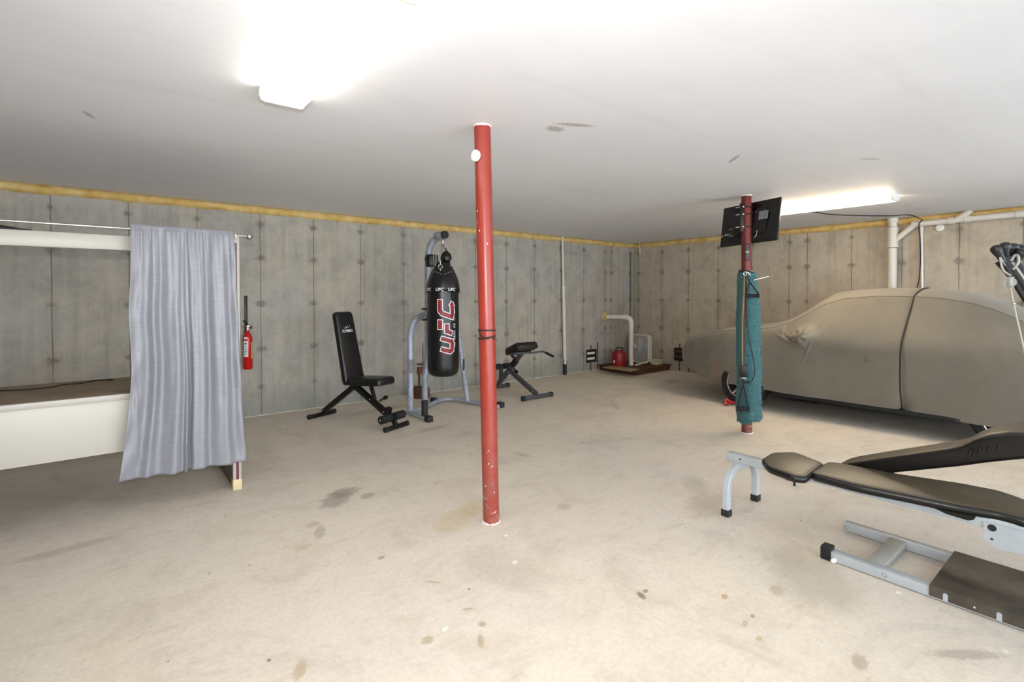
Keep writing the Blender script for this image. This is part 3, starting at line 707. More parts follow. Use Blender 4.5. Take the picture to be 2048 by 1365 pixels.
# ================================================================== adjustable weight bench
B0 = Vector((-6.416, -0.487, 0)); A = Vector((0.368, -0.93, 0)).normalized(); S = Vector((-A.y, A.x, 0)); Zu = Vector((0, 0, 1))
def bp(tt, z, s_=0.0): return B0+A*tt+Zu*z+S*s_
t = thing('adjustable_bench', bp(0.55, 0), 'black adjustable weight bench with raised backrest by the left wall', 'weight bench')
def pad(name, p0, p1, w0, w1, th, m, par, across, bev=0.02, nrm=None):
    p0 = V3(p0); p1 = V3(p1); d = (p1-p0).normalized(); ac = V3(across).normalized(); n = ac.cross(d).normalized() if nrm is None else V3(nrm)
    prof = []; L = (p1-p0).length; r = 0.045; out = []
    for (u, vv, a0) in ((L-r, 1, 0), (L-r, -1, 1), (r, -1, 2), (r, 1, 3)):
        for k in range(6):
            a = (k/5)*pi/2
            if a0 == 0: q = (L-r+r*sin(a), (lerp(w0, w1, 1)/2-r)+r*cos(a)); 
            if a0 == 1: q = (L-r+r*cos(a), -(lerp(w0, w1, 1)/2-r)-r*sin(a))
            if a0 == 2: q = (r-r*sin(a), -(w0/2-r)-r*cos(a))
            if a0 == 3: q = (r-r*cos(a), (w0/2-r)+r*sin(a))
            out.append(q)
    rings = []
    cx_ = L/2
    for h, ins in ((0, 0.012), (0.006, 0.002), (th*0.45, 0.0), (th*0.8, 0.006), (th*0.95, 0.018), (th, 0.035)):
        ring = []
        for (u, vv) in out:
            uu = cx_+(u-cx_)*(1-ins/(L/2)); v2 = vv*(1-ins/(max(w0, w1)/2)); ring.append(p0+d*uu+ac*v2+n*h)
        rings.append(ring)
    b = MB(); b.loft(rings, m); return b.build(name, m, par, smooth=50)
# backrest: front face towards the seat
p0 = bp(0.53, 0.425, 0.03); p1 = bp(0.345, 1.235, 0.025)
n_ = S.cross((p1-p0).normalized()); n_ = n_ if n_.dot(A) > 0 else -n_
back = pad('backrest', p0-n_*0.06, p1-n_*0.06, 0.29, 0.26, 0.065, M['vinyl'], t, S, nrm=n_)
q0 = bp(0.55, 0.425, 0.02); q1 = bp(1.01, 0.455, 0.02)
pad('seat', q0, q1, 0.30, 0.27, 0.08, M['vinyl'], t, S, nrm=Zu)
du = (p1-p0).normalized()
fn_ = lambda u, v_: p0+du*(0.60+v_)+n_*0.0065+S*(u)
text_obj('lettering', 'FLYBIRD', 0.043, fn_, M['uwhite'], back, shear=0.0, offset=0.0006, spacing=0.92)
b = MB()
for tri in ([(-0.075, 0.082), (-0.045, 0.055), (-0.035, 0.052), (-0.045, 0.062)], [(-0.048, 0.095), (-0.005, 0.078), (0.004, 0.066), (-0.035, 0.060), (-0.012, 0.070)], [(0.004, 0.110), (0.016, 0.098), (-0.002, 0.088)], [(0.018, 0.070), (0.04, 0.080), (0.03, 0.068)], [(0.045, 0.112), (0.058, 0.104), (0.048, 0.094)]):
    b.poly([fn_(u*0.72, v_*0.6-0.004) for u, v_ in tri], n_*0.0006, M['uwhite'])
b.build('wing_emblem', M['uwhite'], back, smooth=10)
blk = M['blackmetal']
b = MB(); b.bar(bp(0.02, 0.055), bp(0.53, 0.40), 0.05, 0.055, blk, 0.006); b.build('rear_leg', blk, t)
b = MB(); b.bar(bp(0.52, 0.42), bp(1.12, 0.09), 0.05, 0.06, blk, 0.006); b.build('front_leg', blk, t)
for (tt, L) in ((0.0, 0.37), (1.15, 0.34)):
    b = MB(); b.tube([bp(tt, 0.026, -L/2), bp(tt, 0.026, L/2)], 0.025, blk, 18); f_ = b.build('floor_bar', blk, t)
    for s_ in (-1, 1):
        b = MB(); b.tube([bp(tt, 0.0275, s_*(L/2-0.03)), bp(tt, 0.0275, s_*(L/2+0.006))], 0.0275, M['rubber'], 18); b.build('end_cap', M['rubber'], f_)
b = MB(); b.tube([bp(1.09, 0.12, -0.18), bp(1.09, 0.12, 0.18)], 0.012, M['chrome'], 12); b.build('roller_axle', M['chrome'], t)
for s_ in (-1, 1):
    b = MB(); b.tube([bp(1.09, 0.12, s_*0.035), bp(1.09, 0.12, s_*0.17)], 0.043, M['foam'], 22); b.build('foam_roller', M['foam'], t)
b = MB(); b.bar(bp(1.03, 0.145), bp(1.05, 0.22), 0.05, 0.05, blk, 0.005); b.bar(bp(1.09, 0.115), bp(1.15, 0.03), 0.04, 0.04, blk, 0.004); b.build('roller_post', blk, t)
b = MB(); b.bar(bp(0.84, 0.28), bp(0.78, 0.44), 0.035, 0.03, blk, 0.004); b.build('seat_brace', blk, t)
b = MB(); b.bar(bp(0.56, 0.38), bp(0.48, 0.47), 0.09, 0.05, blk, 0.006); b.bar(bp(0.40, 0.52), bp(0.51, 0.42), 0.04, 0.03, blk, 0.004); b.build('hinge_bracket', blk, t)
b = MB(); b.cyl(bp(0.89, 0.27, 0.02), bp(0.90, 0.29, 0.09), 0.012, M['blackplastic']); b.cyl(bp(0.90, 0.29, 0.085), bp(0.90, 0.295, 0.12), 0.022, M['blackplastic']); b.build('locking_knob', M['blackplastic'], t)
for (tt, z, s_) in ((0.05, 0.085, 0.027), (0.03, 0.07, 0.027), (0.80, 0.285, 0.03), (0.49, 0.41, 0.03), (1.0, 0.17, 0.03)):
    b = MB(); b.cyl(bp(tt, z, -s_), bp(tt, z, -s_-0.006), 0.008, M['steel'], 10); b.build('bolt', M['steel'], t)

# ================================================================== punch bag stand and bag
hm = M['hammer']
t = thing('bag_stand', (-5.13, -1.0, 0), 'scuffed silver steel punch bag stand with curved uprights', 'punch bag stand')
zc = 0.035
xl0 = PZ(820, 826, zc); 
def tubepart(name, pts, r, m=hm, par=t, smooth=8, flat=1.0, sides=18):
    b = MB(); b.tube(pts, r, m, sides, smooth=smooth, flat=flat); return b.build(name, m, par)
LU = Vector((-5.575, -1.07, 0)); CP = PZ(850, 801, 0.05); RU = PZ(935, 801, 0.05)
CT = Vector((CP.x+0.03, CP.y-0.02, 1.10))
tubepart('left_upright', [LU+Zu*0.05, LU+Zu*0.4, LU+Zu*0.8, Vector((LU.x+0.005, LU.y+0.01, 0.93)), Vector((LU.x+0.05, LU.y+0.04, 1.06)), Vector((LU.x+0.13, LU.y+0.09, 1.13)), Vector((CP.x-0.02, CP.y-0.03, 1.17))], 0.037)
tubepart('right_upright', [RU, RU+Vector((-0.05, 0, 0.3)), RU+Vector((-0.10, 0, 0.62)), RU+Vector((-0.15, 0, 0.9)), RU+Vector((-0.22, 0, 1.06)), Vector((CP.x+0.06, CP.y-0.01, 1.16))], 0.034)
HK = PYp(884, 484, -1.24)
tubepart('column_lower', [CP, CP+Zu*0.33], 0.042, smooth=1)
colpts = [CP+Zu*0.32, CP+Vector((0.04, 0, 0.55)), CP+Vector((0.05, 0, 0.9)), CP+Vector((0.05, 0, 1.4)), CP+Vector((0.055, 0, 1.85)), CP+Vector((0.07, -0.04, 2.02)), CP+Vector((0.11, -0.16, 2.12)), Vector((HK.x+0.005, HK.y+0.12, 2.14)), Vector((HK.x+0.01, HK.y-0.03, 2.135))]
tubepart('column_arm', colpts, 0.044)
b = MB(); b.cyl((HK.x+0.01, HK.y-0.03, 2.135), (HK.x+0.012, HK.y-0.06, 2.133), 0.047, M['rubber'], 20); b.build('arm_cap', M['rubber'], t)
tubepart('base_crossbar', [Vector((LU.x, LU.y, zc)), PZ(850, 815, zc), PZ(872, 804, zc), PZ(890, 799, zc), PZ(912, 799, zc), PZ(935, 803, zc)], 0.026, flat=1.0)
tubepart('base_runner', [PZ(935, 803, zc), PZ(965, 808, zc), PZ(997, 814, zc)], 0.026, smooth=4)
tubepart('base_runner', [Vector((LU.x-0.005, LU.y+0.06, 0.028)), Vector((LU.x, -1.50, 0.028))], 0.028, smooth=1)
for (a_, n2) in ((Vector((-5.575, -1.50, 0.0)), 0), (PZ(1001, 815, 0.0), 1), (PZ(868, 806, 0.0), 2)):
    b = MB(); b.box(a_+Zu*0.033, (0.07, 0.09, 0.066), m=M['rubber'], bevel=0.008); b.build('rubber_foot', M['rubber'], t)
b = MB(); pk = Vector((-5.57, -1.40, 0.05)); b.cyl(pk, pk+Zu*0.17, 0.036, M['rubber']); b.build('weight_peg', M['rubber'], t)
wraplabel(LU, 0.0385, va-0.4, va+1.2, 0.50, 0.66, M['labelgrey'], 'sticker', t)
wraplabel(RU+Vector((-0.08, 0, 0)), 0.036, va+0.2, va+1.0, 0.40, 0.55, M['blackplastic'], 'sticker', t)
for zz in (1.10, 1.24):
    b = MB(); b.cyl((CP.x+0.02, CP.y-0.04, zz), (CP.x-0.07, CP.y-0.06, zz), 0.012, M['blackplastic'], 12); b.build('bolt', M['blackplastic'], t)

# bag
BC = PYp(886.5, 755, -1.25); bx, by = BC.x, BC.y
zb = 0.445; bt = thing('punching_bag', (bx, by, zb), 'black punching bag with large red and white lettering hanging from the silver stand', 'punch bag')
R0 = 0.186
def bagr(z, a):
    f = 1+0.012*sin(a*9+z*3)*max(0, (z-1.1)/0.4)+0.006*noise.noise(Vector((cos(a)*2, sin(a)*2, z*3)))
    return R0*f*(1+0.02*sin((z-0.45)*3.0))
def bagpt(a, z, off=0.0): r = bagr(z, a)+off; return Vector((bx+cos(a)*r, by+sin(a)*r, z))
rings = []; NS = 72
for (z, k) in [(zb, 0.02), (zb+0.003, 0.45), (zb+0.014, 0.72), (zb+0.035, 0.88), (zb+0.07, 0.97), (zb+0.11, 1.0)]+[(zb+0.11+i*(1.50-zb-0.11)/30, 1.0) for i in range(1, 31)]:
    rings.append([Vector((bx+cos(2*pi*j/NS)*bagr(z, 2*pi*j/NS)*k, by+sin(2*pi*j/NS)*bagr(z, 2*pi*j/NS)*k, z)) for j in range(NS)])
b = MB(); b.loft(rings, M['bag']); body = b.build('body', M['bag'], bt, smooth=60)
# flared collar flap and cone
rings = []
for (z, r) in [(1.455, 0.197), (1.50, 0.196), (1.56, 0.186), (1.62, 0.168), (1.68, 0.142), (1.74, 0.112), (1.79, 0.092), (1.81, 0.082)]:
    rings.append([Vector((bx+cos(2*pi*j/NS)*r*(1+0.03*sin(j*2*pi/NS*8)*(z-1.4)*3), by+sin(2*pi*j/NS)*r*(1+0.03*sin(j*2*pi/NS*8)*(z-1.4)*3), z-(0.012*sin(j*2*pi/NS*7) if z < 1.48 else 0))) for j in range(NS)])
b = MB(); b.loft(rings, M['bag'], cap=False); collar = b.build('collar', M['bag'], bt, smooth=60, solid=0.004)
ava = atan2(CAM.y-by, CAM.x-bx)
for k, da in enumerate((-1.02, -0.22, 0.52)):
    a_ = ava+da
    text_obj('lettering', 'UFC', 0.052, lambda u, v_, a_=a_: Vector((bx+cos(a_+u/0.2)*0.202, by+sin(a_+u/0.2)*0.202, 1.482+v_)), M['uwhite'], collar, shear=0.25, offset=0.0012)
for sg in (-1, 1):
    b = MB(); pts = [Vector((bx+cos(ava+sg*0.1+sg*q*0.7)*(0.150+0.008), by+sin(ava+sg*0.1+sg*q*0.7)*0.158, 1.655+0.035*sin(pi*q*0.6))) for q in [i/8 for i in range(9)]]
    b.tube(pts, 0.002, M['rope'], 6); b.build('stitching', M['rope'], collar)
# big vertical lettering: reads upward, u = around the bag (left to right seen from camera), v = up
ac = ava+0.22
def lg(off):
    def f(u, v_): a_ = ac+u/R0; return bagpt(a_, v_, off)
    return f
# letter strokes given as (u, v): text baseline on the right side, running upwards
def up(path, v0):
    o = []
    for x_, y_ in path: u = 0.115*(0.5-y_)*1.25; o.append((u, v0+x_-0.22*u))
    return o
U_ = [[(0.0, 1.02), (-0.0, 0.0+0.14), (0.03, 0.03), (0.14, 0.03), (0.165, 0.16), (0.165, 1.02)]]
strokes = []
def addl(path, v0): strokes.append(up(path, v0))
addl([(0.005, 1.0), (-0.005, 0.22), (0.015, 0.08), (0.045, 0.05), (0.10, 0.05), (0.118, 0.12), (0.128, 1.0)], 0.775)
addl([(0.0, 0.0), (0.012, 0.50), (0.105, 0.50)], 0.985)
addl([(0.012, 1.02), (0.135, 1.02)], 0.985)
addl([(0.17, 0.26), (0.16, 0.06), (0.13, 0.03), (0.04, 0.03), (0.012, 0.10), (0.03, 0.86), (0.05, 1.0), (0.08, 1.03), (0.19, 1.03)], 1.165)
b = MB()
for q in strokes: ribbon(q, 0.066, lg(0.0035), b, M['uwhite'])
big = b.build('logo_outline', M['uwhite'], body, smooth=60)
b = MB()
for q in strokes:
    q = [Vector(p) for p in q]; q2 = list(q); q2[0] = q[0]+(q[1]-q[0]).normalized()*0.009; q2[-1] = q[-1]+(q[-2]-q[-1]).normalized()*0.009
    ribbon(q2, 0.047, lg(0.0055), b, M['ured'])
b.build('logo_fill', M['ured'], body, smooth=60)
for wd_, c_ in (('AS', 0.5), ('REAL', 4.5), ('AS', 8.5), ('IT', 11.5), ('GETS', 15.5)):
    text_obj('lettering', wd_, 0.040, lambda u, v_, c_=c_: bagpt(ac+(0.098-v_)/R0, 1.06+(c_-8.5)*0.0275+u*1.12, 0.003), M['uwhite'], body, offset=0.0006, spacing=1.15)
b = MB(); ribbon([(-0.055, 0.733), (0.06, 0.733)], 0.018, lg(0.003), b, M['redtext']); b.build('small_print', M['redtext'], body, smooth=60)
# swivel, straps
hk = Vector((HK.x+0.005, HK.y-0.01, 2.09))
b = MB(); b.torus(hk, 0.022, 0.005, A, M['chrome'], sides=8); b.cyl(hk-Zu*0.02, hk-Zu*0.06, 0.012, M['chrome'], 14); b.torus(hk-Zu*0.075, 0.018, 0.004, S, M['chrome'], sides=8); b.build('swivel', M['chrome'], bt)
rg = Vector((bx, by, 1.80))
for k, (a_, bw) in enumerate(((ava-1.5, 0.05), (ava-0.95, 0.035), (ava+1.4, 0.03), (ava+1.15, 0.02), (ava+3.0, 0.02))):
    e = Vector((bx+cos(a_)*0.105, by+sin(a_)*0.105, 1.76)); mid = hk.lerp(e, 0.5)+Vector((cos(a_), sin(a_), 0))*bw
    b = MB(); b.tube([hk-Zu*0.02, mid, e], 0.005, M['rope'], 8, smooth=8); b.build('strap', M['rope'], bt)
fr_ = Vector((bx+cos(ava-0.25)*0.125, by+sin(ava-0.25)*0.125, 1.75))
b = MB(); b.torus(fr_, 0.024, 0.006, Vector((cos(ava-0.25), sin(ava-0.25), 0.3)), M['chrome'], sides=8); b.cyl(fr_-Zu*0.02, fr_-Zu*0.07-Vector((0, 0.005, 0)), 0.007, M['chrome'], 10); b.cyl(fr_+Zu*0.02, fr_+Zu*0.06, 0.005, M['chrome'], 10); b.build('clip_ring', M['chrome'], bt)
# speed bag and glove hung with it
sp = Vector((bx+0.02, by-0.03, 1.86))
t = thing('speed_bag', sp, 'small shiny black speed bag tucked between the straps above the punching bag', 'speed bag')
b = MB(); b.lathe(sp-Zu*0.05, (0.1, 0, 1), [(0, 0.02), (0.01, 0.055), (0.04, 0.068), (0.075, 0.064), (0.11, 0.045), (0.13, 0.02), (0.14, 0.005)], M['bag']); b.build('bladder', M['bag'], t)
b = MB(); b.cyl(sp+Zu*0.085, sp+Zu*0.12, 0.008, M['cable'], 10); b.build('lace_loop', M['cable'], t)
gl = Vector((CP.x+0.055, CP.y-0.09, 1.86))
t = thing('padded_clamp', gl, 'black padded clamp strapped to the top of the silver bag stand', 'clamp')
b = MB(); b.box(gl, (0.14, 0.11, 0.16), m=M['vinyl'], bevel=0.02, seg=3); b.build('pad', M['vinyl'], t)
b = MB(); b.torus((CP.x+0.057, CP.y, 1.88), 0.044, 0.010, (0, 0, 1), M['blackplastic']); b.box((gl.x-0.085, gl.y, 1.88), (0.02, 0.03, 0.06), m=M['blackplastic'], bevel=0.004); b.build('strap', M['blackplastic'], t)
# rusty object behind the stand
js = PZ(840, 806, 0)+Vector((0, 0.12, 0))
js = Vector((-5.22, -0.62, 0)); js = PZ(841, 795, 0)
t = thing('rusty_stand', js, 'rusty iron stand with a heavy drum base on the floor behind the bag stand', 'stand')
b = MB(); b.lathe(js, (0, 0, 1), [(0, 0.11), (0.005, 0.125), (0.13, 0.125), (0.14, 0.115), (0.14, 0.02)], M['rust']); b.build('drum_base', M['rust'], t)
b = MB(); b.cyl(js+Vector((-0.02, 0, 0.14)), js+Vector((-0.02, 0, 0.42)), 0.014, M['rust'], 12); b.cyl(js+Vector((0.04, 0, 0.30)), js+Vector((0.04, 0, 0.75)), 0.006, M['rust'], 8); b.build('rod', M['rust'], t)
b = MB(); b.box(js+Vector((0.02, 0, 0.37)), (0.13, 0.05, 0.10), m=M['rustlight'], bevel=0.01); b.box(js+Vector((0.03, 0, 0.46)), (0.15, 0.06, 0.015), m=M['rust'], bevel=0.003); b.build('clamp_head', M['rustlight'], t)

# ================================================================== hyperextension bench
hx = -3.78; gm = M['greymetal']
t = thing('back_extension_bench', (hx, -0.85, 0), 'dark grey back extension bench behind the bright red column', 'exercise bench')
def hp(y, z, x=0.0): return Vector((hx+x, y, z))
for (y, L) in ((-1.31, 0.50), (-0.36, 0.46)):
    b = MB(); b.bar(hp(y, 0.032, -L/2), hp(y, 0.032, L/2), 0.05, 0.05, gm, 0.005); f_ = b.build('floor_bar', gm, t)
    for s_ in (-1, 1):
        b = MB(); b.box(hp(y, 0.033, s_*L/2), (0.05, 0.058, 0.06), m=M['rubber'], bevel=0.006); b.build('end_cap', M['rubber'], f_)
b = MB(); b.bar(hp(-0.40, 0.06), hp(-0.98, 0.60), 0.05, 0.06, gm, 0.005); post_ = b.build('main_post', gm, t)
b = MB(); b.bar(hp(-0.76, 0.395), hp(-0.86, 0.49), 0.062, 0.072, M['blackplastic'], 0.005); b.build('collar', M['blackplastic'], post_)
b = MB(); b.bar(hp(-1.29, 0.06), hp(-0.68, 0.33), 0.05, 0.06, gm, 0.005); b.build('front_strut', gm, t)
b = MB(); b.bar(hp(-0.48, 0.14), hp(-0.50, 0.36), 0.045, 0.045, gm, 0.004); b.build('ankle_post', gm, t)
for s_ in (-1, 1):
    b = MB(); b.tube([hp(-0.52, 0.36, s_*0.03), hp(-0.52, 0.36, s_*0.21)], 0.042, M['foam'], 20); b.build('ankle_roller', M['foam'], t)
nn = Vector((0, sin(radians(-35)), cos(radians(35))))
p = hp(-0.98, 0.605, 0.0); dv = Vector((0, -0.75, 0.30)).normalized(); nr = Vector((0, 0.30, 0.75)).normalized()
pad('hip_pad', p-dv*0.15+nr*0.012, p+dv*0.17+nr*0.012, 0.40, 0.40, 0.10, M['vinyl'], t, (1, 0, 0), nrm=nr)
b = MB(); b.bar(hp(-0.98, 0.60, -0.16), hp(-0.98, 0.60, 0.16), 0.04, 0.03, gm, 0.003); b.build('pad_bracket', gm, t)
for s_ in (-1, 1):
    b = MB(); b.tube([hp(-1.0, 0.59, s_*0.12), hp(-1.05, 0.60, s_*0.24), hp(-1.10, 0.605, s_*0.30), hp(-1.24, 0.56, s_*0.33)], 0.013, gm, 12, smooth=6); h_ = b.build('handle', gm, t)
    b = MB(); b.tube([hp(-1.14, 0.595, s_*0.31), hp(-1.27, 0.55, s_*0.335)], 0.018, M['foam'], 14); b.build('grip', M['foam'], h_)
for (y, z) in ((-0.43, 0.10), (-0.39, 0.09), (-0.70, 0.31), (-0.66, 0.33), (-1.25, 0.09)):
    b = MB(); b.cyl(hp(y, z, -0.026), hp(y, z, -0.034), 0.010, M['steel'], 10); b.build('bolt', M['steel'], t)
b = MB(); b.cyl(hp(-0.80, 0.36, 0.0), hp(-0.85, 0.32, 0.0), 0.012, M['blackplastic'], 12); b.cyl(hp(-0.84, 0.33), hp(-0.87, 0.305), 0.024, M['blackplastic'], 16); b.build('locking_knob', M['blackplastic'], t)
#NEXT2
# ================================================================== things on the left wall and in the corner
p = PYp(1128, 600, -0.04).x
t = thing('drain_riser', (-2.02, -0.045, 0), 'thin white pipe with a black bottom running up the left wall', 'pipe')
xa, xb_ = PYp(1124.5, 475, -0.045).x, PYp(1130, 748, -0.045).x
b = MB(); b.cyl((xb_-0.003, -0.045, 0.24), (lerp(xb_, xa, 0.62), -0.045, 1.56), 0.030, M['pvc']); b.cyl((lerp(xb_, xa, 0.62), -0.045, 1.56), (xa, -0.045, H-0.0), 0.021, M['pvc']); b.build('pipe', M['pvc'], t)
b = MB(); b.cyl((lerp(xb_, xa, 0.6), -0.045, 1.53), (lerp(xb_, xa, 0.62), -0.045, 1.58), 0.033, M['pvc']); b.build('coupling', M['pvc'], t)
b = MB(); b.cyl((xb_, -0.045, 0.0), (xb_, -0.045, 0.20), 0.033, M['rubber']); b.cyl((xb_, -0.045, 0.19), (xb_, -0.045, 0.26), 0.034, M['steel']); b.build('rubber_boot', M['rubber'], t)

def pocket(c, ax, label, slat_m):
    c = V3(c); ax = V3(ax); n = Vector((0, -1, 0)) if ax.x else Vector((-1, 0, 0)); up_ = Vector((0, 0, 1))
    R = frame(ax, n)
    t = thing('wall_bracket', c, label, 'bracket')
    b = MB(); b.box(c+n*0.012, (0.26, 0.024, 0.24), R, M['darkhole'], 0.003); b.build('plate', M['darkhole'], t)
    for dz in (0.055, -0.045):
        b = MB(); b.box(c-ax*0.035+n*0.03+up_*dz, (0.19, 0.02, 0.042), R, slat_m, 0.004); b.build('slat', slat_m, t)
    for dx, lo, hi in ((-0.02, -0.37, 0.20), (0.17, -0.33, 0.24)):
        b = MB(); b.tube([c+ax*dx+n*0.012+up_*lo, c+ax*(dx+0.004)+n*0.012+up_*hi], 0.009, M['rust'], 8); b.build('rod', M['rust'], t)
pocket(PYp(1182, 712, 0)+Vector((0, -0.001, 0)), (1, 0, 0), 'dark metal bracket with two bright slats and rods on the left wall near the corner', M['white'])  # white slats: the shine of bare steel is painted in
pocket(PX(1359, 709, 0)+Vector((-0.001, -0.03, 0)), (0, -1, 0), 'rusty dark bracket with rods on the right wall at the nose of covered car', M['rust'])

t = thing('corner_conduit', (-0.13, -0.03, 0.3), 'dull grey vertical conduit standing in the corner of the two walls', 'conduit')
b = MB(); b.cyl((-0.11, -0.035, 0.12), (-0.11, -0.035, 2.20), 0.030, M['conduit'], 18); b.build('tube', M['conduit'], t)
b = MB(); b.cyl((-0.11, -0.035, 2.20), (-0.11, -0.035, 2.26), 0.036, M['conduit'], 18); b.build('coupling', M['conduit'], t)
q1_, q0_ = PX(1279, 485, -0.035), PX(1279.5, 509, -0.035)
b = MB(); b.cyl((-0.035, q0_.y, q0_.z), (-0.035, q0_.y, H), 0.013, M['pvc'], 14)
tag(b.build('pipe_stub', M['pvc'], origin=(-0.035, q0_.y, q0_.z)), 'short white pipe stub hanging from the ceiling in the corner', 'pipe')

# platform
t = thing('wooden_platform', (-0.6, -0.45, 0), 'low dark reddish wooden platform in the corner carrying fan, pipe and red can', 'platform')
top = 0.105
b = MB(); b.poly([(-1.10, -0.90, 0), (-0.02, -0.86, 0), (-0.02, -0.05, 0), (-1.08, -0.05, 0)], (0, 0, 0.085), M['platwood']); b.build('base', M['platwood'], t, smooth=20)
b = MB(); b.poly([(-1.16, -0.93, 0.085), (-0.012, -0.90, 0.085), (-0.012, -0.04, 0.085), (-1.12, -0.04, 0.085)], (0, 0, 0.02), M['platwood']); b.build('deck', M['platwood'], t, smooth=20)
b = MB(); b.poly([PZ(1205, 736, 0.107), PZ(1226, 733, 0.107), PZ(1278, 740, 0.107), PZ(1262, 744, 0.107)], (0, 0, 0.014), M['board'])
o = b.build('plywood_offcut', M['board'], origin=PZ(1240, 738, 0.107), smooth=20); tag(o, 'pale plywood offcut lying on the front of the dark wooden platform', 'board')

pv_ = PZ(1262, 731, top); pv_.z = top
wh = PYp(1209, 634, 0)
el = Vector((pv_.x, pv_.y, 0.99))
t = thing('sump_pipe', (pv_.x, pv_.y, top), 'white plastic pipe rising from the platform and bending into the left wall', 'pipe')
b = MB(); b.cyl((pv_.x, pv_.y, top), (pv_.x, pv_.y, 0.87), 0.044, M['pvc']); b.build('riser', M['pvc'], t)
dh = (Vector((wh.x, 0, wh.z))-Vector((pv_.x, pv_.y, 1.0))); dh.normalize()
hz = Vector((pv_.x, pv_.y, 1.0))
b = MB(); b.tube([Vector((pv_.x, pv_.y, 0.83)), Vector((pv_.x, pv_.y, 0.90)), hz+dh*0.03-Zu*0.03, hz+dh*0.10+Zu*0.002, hz+dh*0.17], 0.050, M['pvc'], 20, smooth=8); b.build('elbow', M['pvc'], t)
b = MB(); b.cyl(hz+dh*0.16, Vector((wh.x, -0.002, wh.z)), 0.042, M['pvc']); b.build('branch', M['pvc'], t)
b = MB(); b.lathe(Vector((wh.x, -0.001, wh.z)), (dh.x*0.2, -1, 0), [(0, 0.085), (0.015, 0.09), (0.04, 0.07), (0.06, 0.05)], M['foamgap']); b.build('foam_seal', M['foamgap'], t)
# red can
cn = PZ(1238, 733, top); cn.z = top+0.001
t = thing('red_can', cn, 'round dark red can with a black handle on the platform beside the white pipe', 'can')
b = MB(); b.lathe(cn, (0, 0, 1), [(0, 0.125), (0.01, 0.13), (0.24, 0.13), (0.26, 0.122), (0.285, 0.09), (0.29, 0.03)], M['canred']); b.build('body', M['canred'], t)
b = MB(); b.tube([cn+Vector((-0.03, 0.04, 0.285)), cn+Vector((-0.025, 0.04, 0.335)), cn+Vector((0.05, -0.03, 0.34)), cn+Vector((0.06, -0.04, 0.285))], 0.010, M['blackplastic'], 10, smooth=3); b.cyl(cn+Zu*0.28, cn+Zu*0.30, 0.06, M['canred']); b.build('handle', M['blackplastic'], t)
avc = atan2(CAM.y-cn.y, CAM.x-cn.x)
wraplabel(cn, 0.131, avc-0.9, avc-0.62, 0.07, 0.12, M['labelwhite'], 'label', t)
# box fan
t = thing('box_fan', (-0.30, -0.36, top), 'white box fan standing on the wooden platform against the right wall', 'fan')
fy0, fy1, fz0, fz1, fx = -0.605, -0.135, top+0.002, 0.655, -0.33
def rrect(y0, y1, z0, z1, r, x, n=6):
    P = []
    for (cy, cz, a0) in ((y1-r, z1-r, 0), (y0+r, z1-r, pi/2), (y0+r, z0+r, pi), (y1-r, z0+r, 3*pi/2)):
        for k in range(n+1): a = a0+k*pi/2/n; P.append(Vector((x, cy+r*cos(a), cz+r*sin(a))))
    return P
def ringf(off, x): return rrect(fy0+off, fy1-off, fz0+off, fz1-off, 0.07-off*0.5, x)
b = MB(); b.loft([ringf(0.0, fx+0.10), ringf(0.0, fx), ringf(0.006, fx-0.006), ringf(0.018, fx-0.006), ringf(0.022, fx+0.01), ringf(0.022, fx+0.10)], M['fanwhite'], cap=False); b.build('frame', M['fanwhite'], t)
fc = Vector((fx+0.02, (fy0+fy1)/2, (fz0+fz1)/2))
g = MB()
for i in range(17):
    y = fy0+0.03+i*(fy1-fy0-0.06)/16; h_ = 0.03 if 1 < i < 15 else 0.06
    g.tube([(fx+0.004, y, fz0+h_-0.015), (fx+0.004, y, fz1-h_+0.015)], 0.0034, M['fanwhite'], 6)
g.build('grille', M['fanwhite'], t)
g = MB()
for i in range(13):
    y = fy0+0.035+i*(fy1-fy0-0.07)/12; g.tube([(fx+0.095, y, fz0+0.03), (fx+0.095, y, fz1-0.03)], 0.0018, M['conduit'], 5)
g.build('rear_grille', M['conduit'], t)
b = MB(); b.cyl(fc+Vector((0.005, 0, 0)), fc+Vector((0.05, 0, 0)), 0.045, M['fanblade'])
for k in range(5):
    a = radians(90+72*k); rows = []
    for i in range(7):
        r = lerp(0.04, 0.19, i/6); wd = 0.5*sin(min(1, i/6+0.28)*pi*0.8)+0.1
        rows.append([fc+Vector((0.03+0.02*(s_-0.5)*2, cos(a+(s_-0.5)*wd)*r, sin(a+(s_-0.5)*wd)*r)) for s_ in (0, 0.25, 0.5, 0.75, 1)])
    b.grid(rows, M['fanblade'])
b.build('blades', M['fanblade'], t, solid=0.002)
for k, yy in enumerate((-0.33, -0.45, -0.52)):
    b = MB(); b.cyl((fx+0.03, yy, fz1-0.001), (fx+0.03, yy, fz1+0.022), 0.014, M['dirty'], 12); b.build('switch_knob', M['dirty'], t)
# dirty white tray and strip in front of the fan
c0 = PZ(1300, 728, top)
t = thing('plastic_tray', (-0.40, -0.70, top), 'dirty white plastic tray with a long flat arm in front of the fan', 'tray')
b = MB(); b.box((-0.22, -0.70, top+0.04), (0.20, 0.15, 0.08), Matrix.Rotation(0.1, 3, 'Z'), M['dirty'], 0.012); b.box((-0.24, -0.70, top+0.088), (0.26, 0.18, 0.014), Matrix.Rotation(0.1, 3, 'Z'), M['dirty'], 0.004); b.build('tray', M['dirty'], t)
b = MB(); b.bar(PZ(1270, 731, top+0.012), (-0.33, -0.70, top+0.09), 0.05, 0.022, M['dirty'], 0.005); b.build('arm', M['dirty'], t)

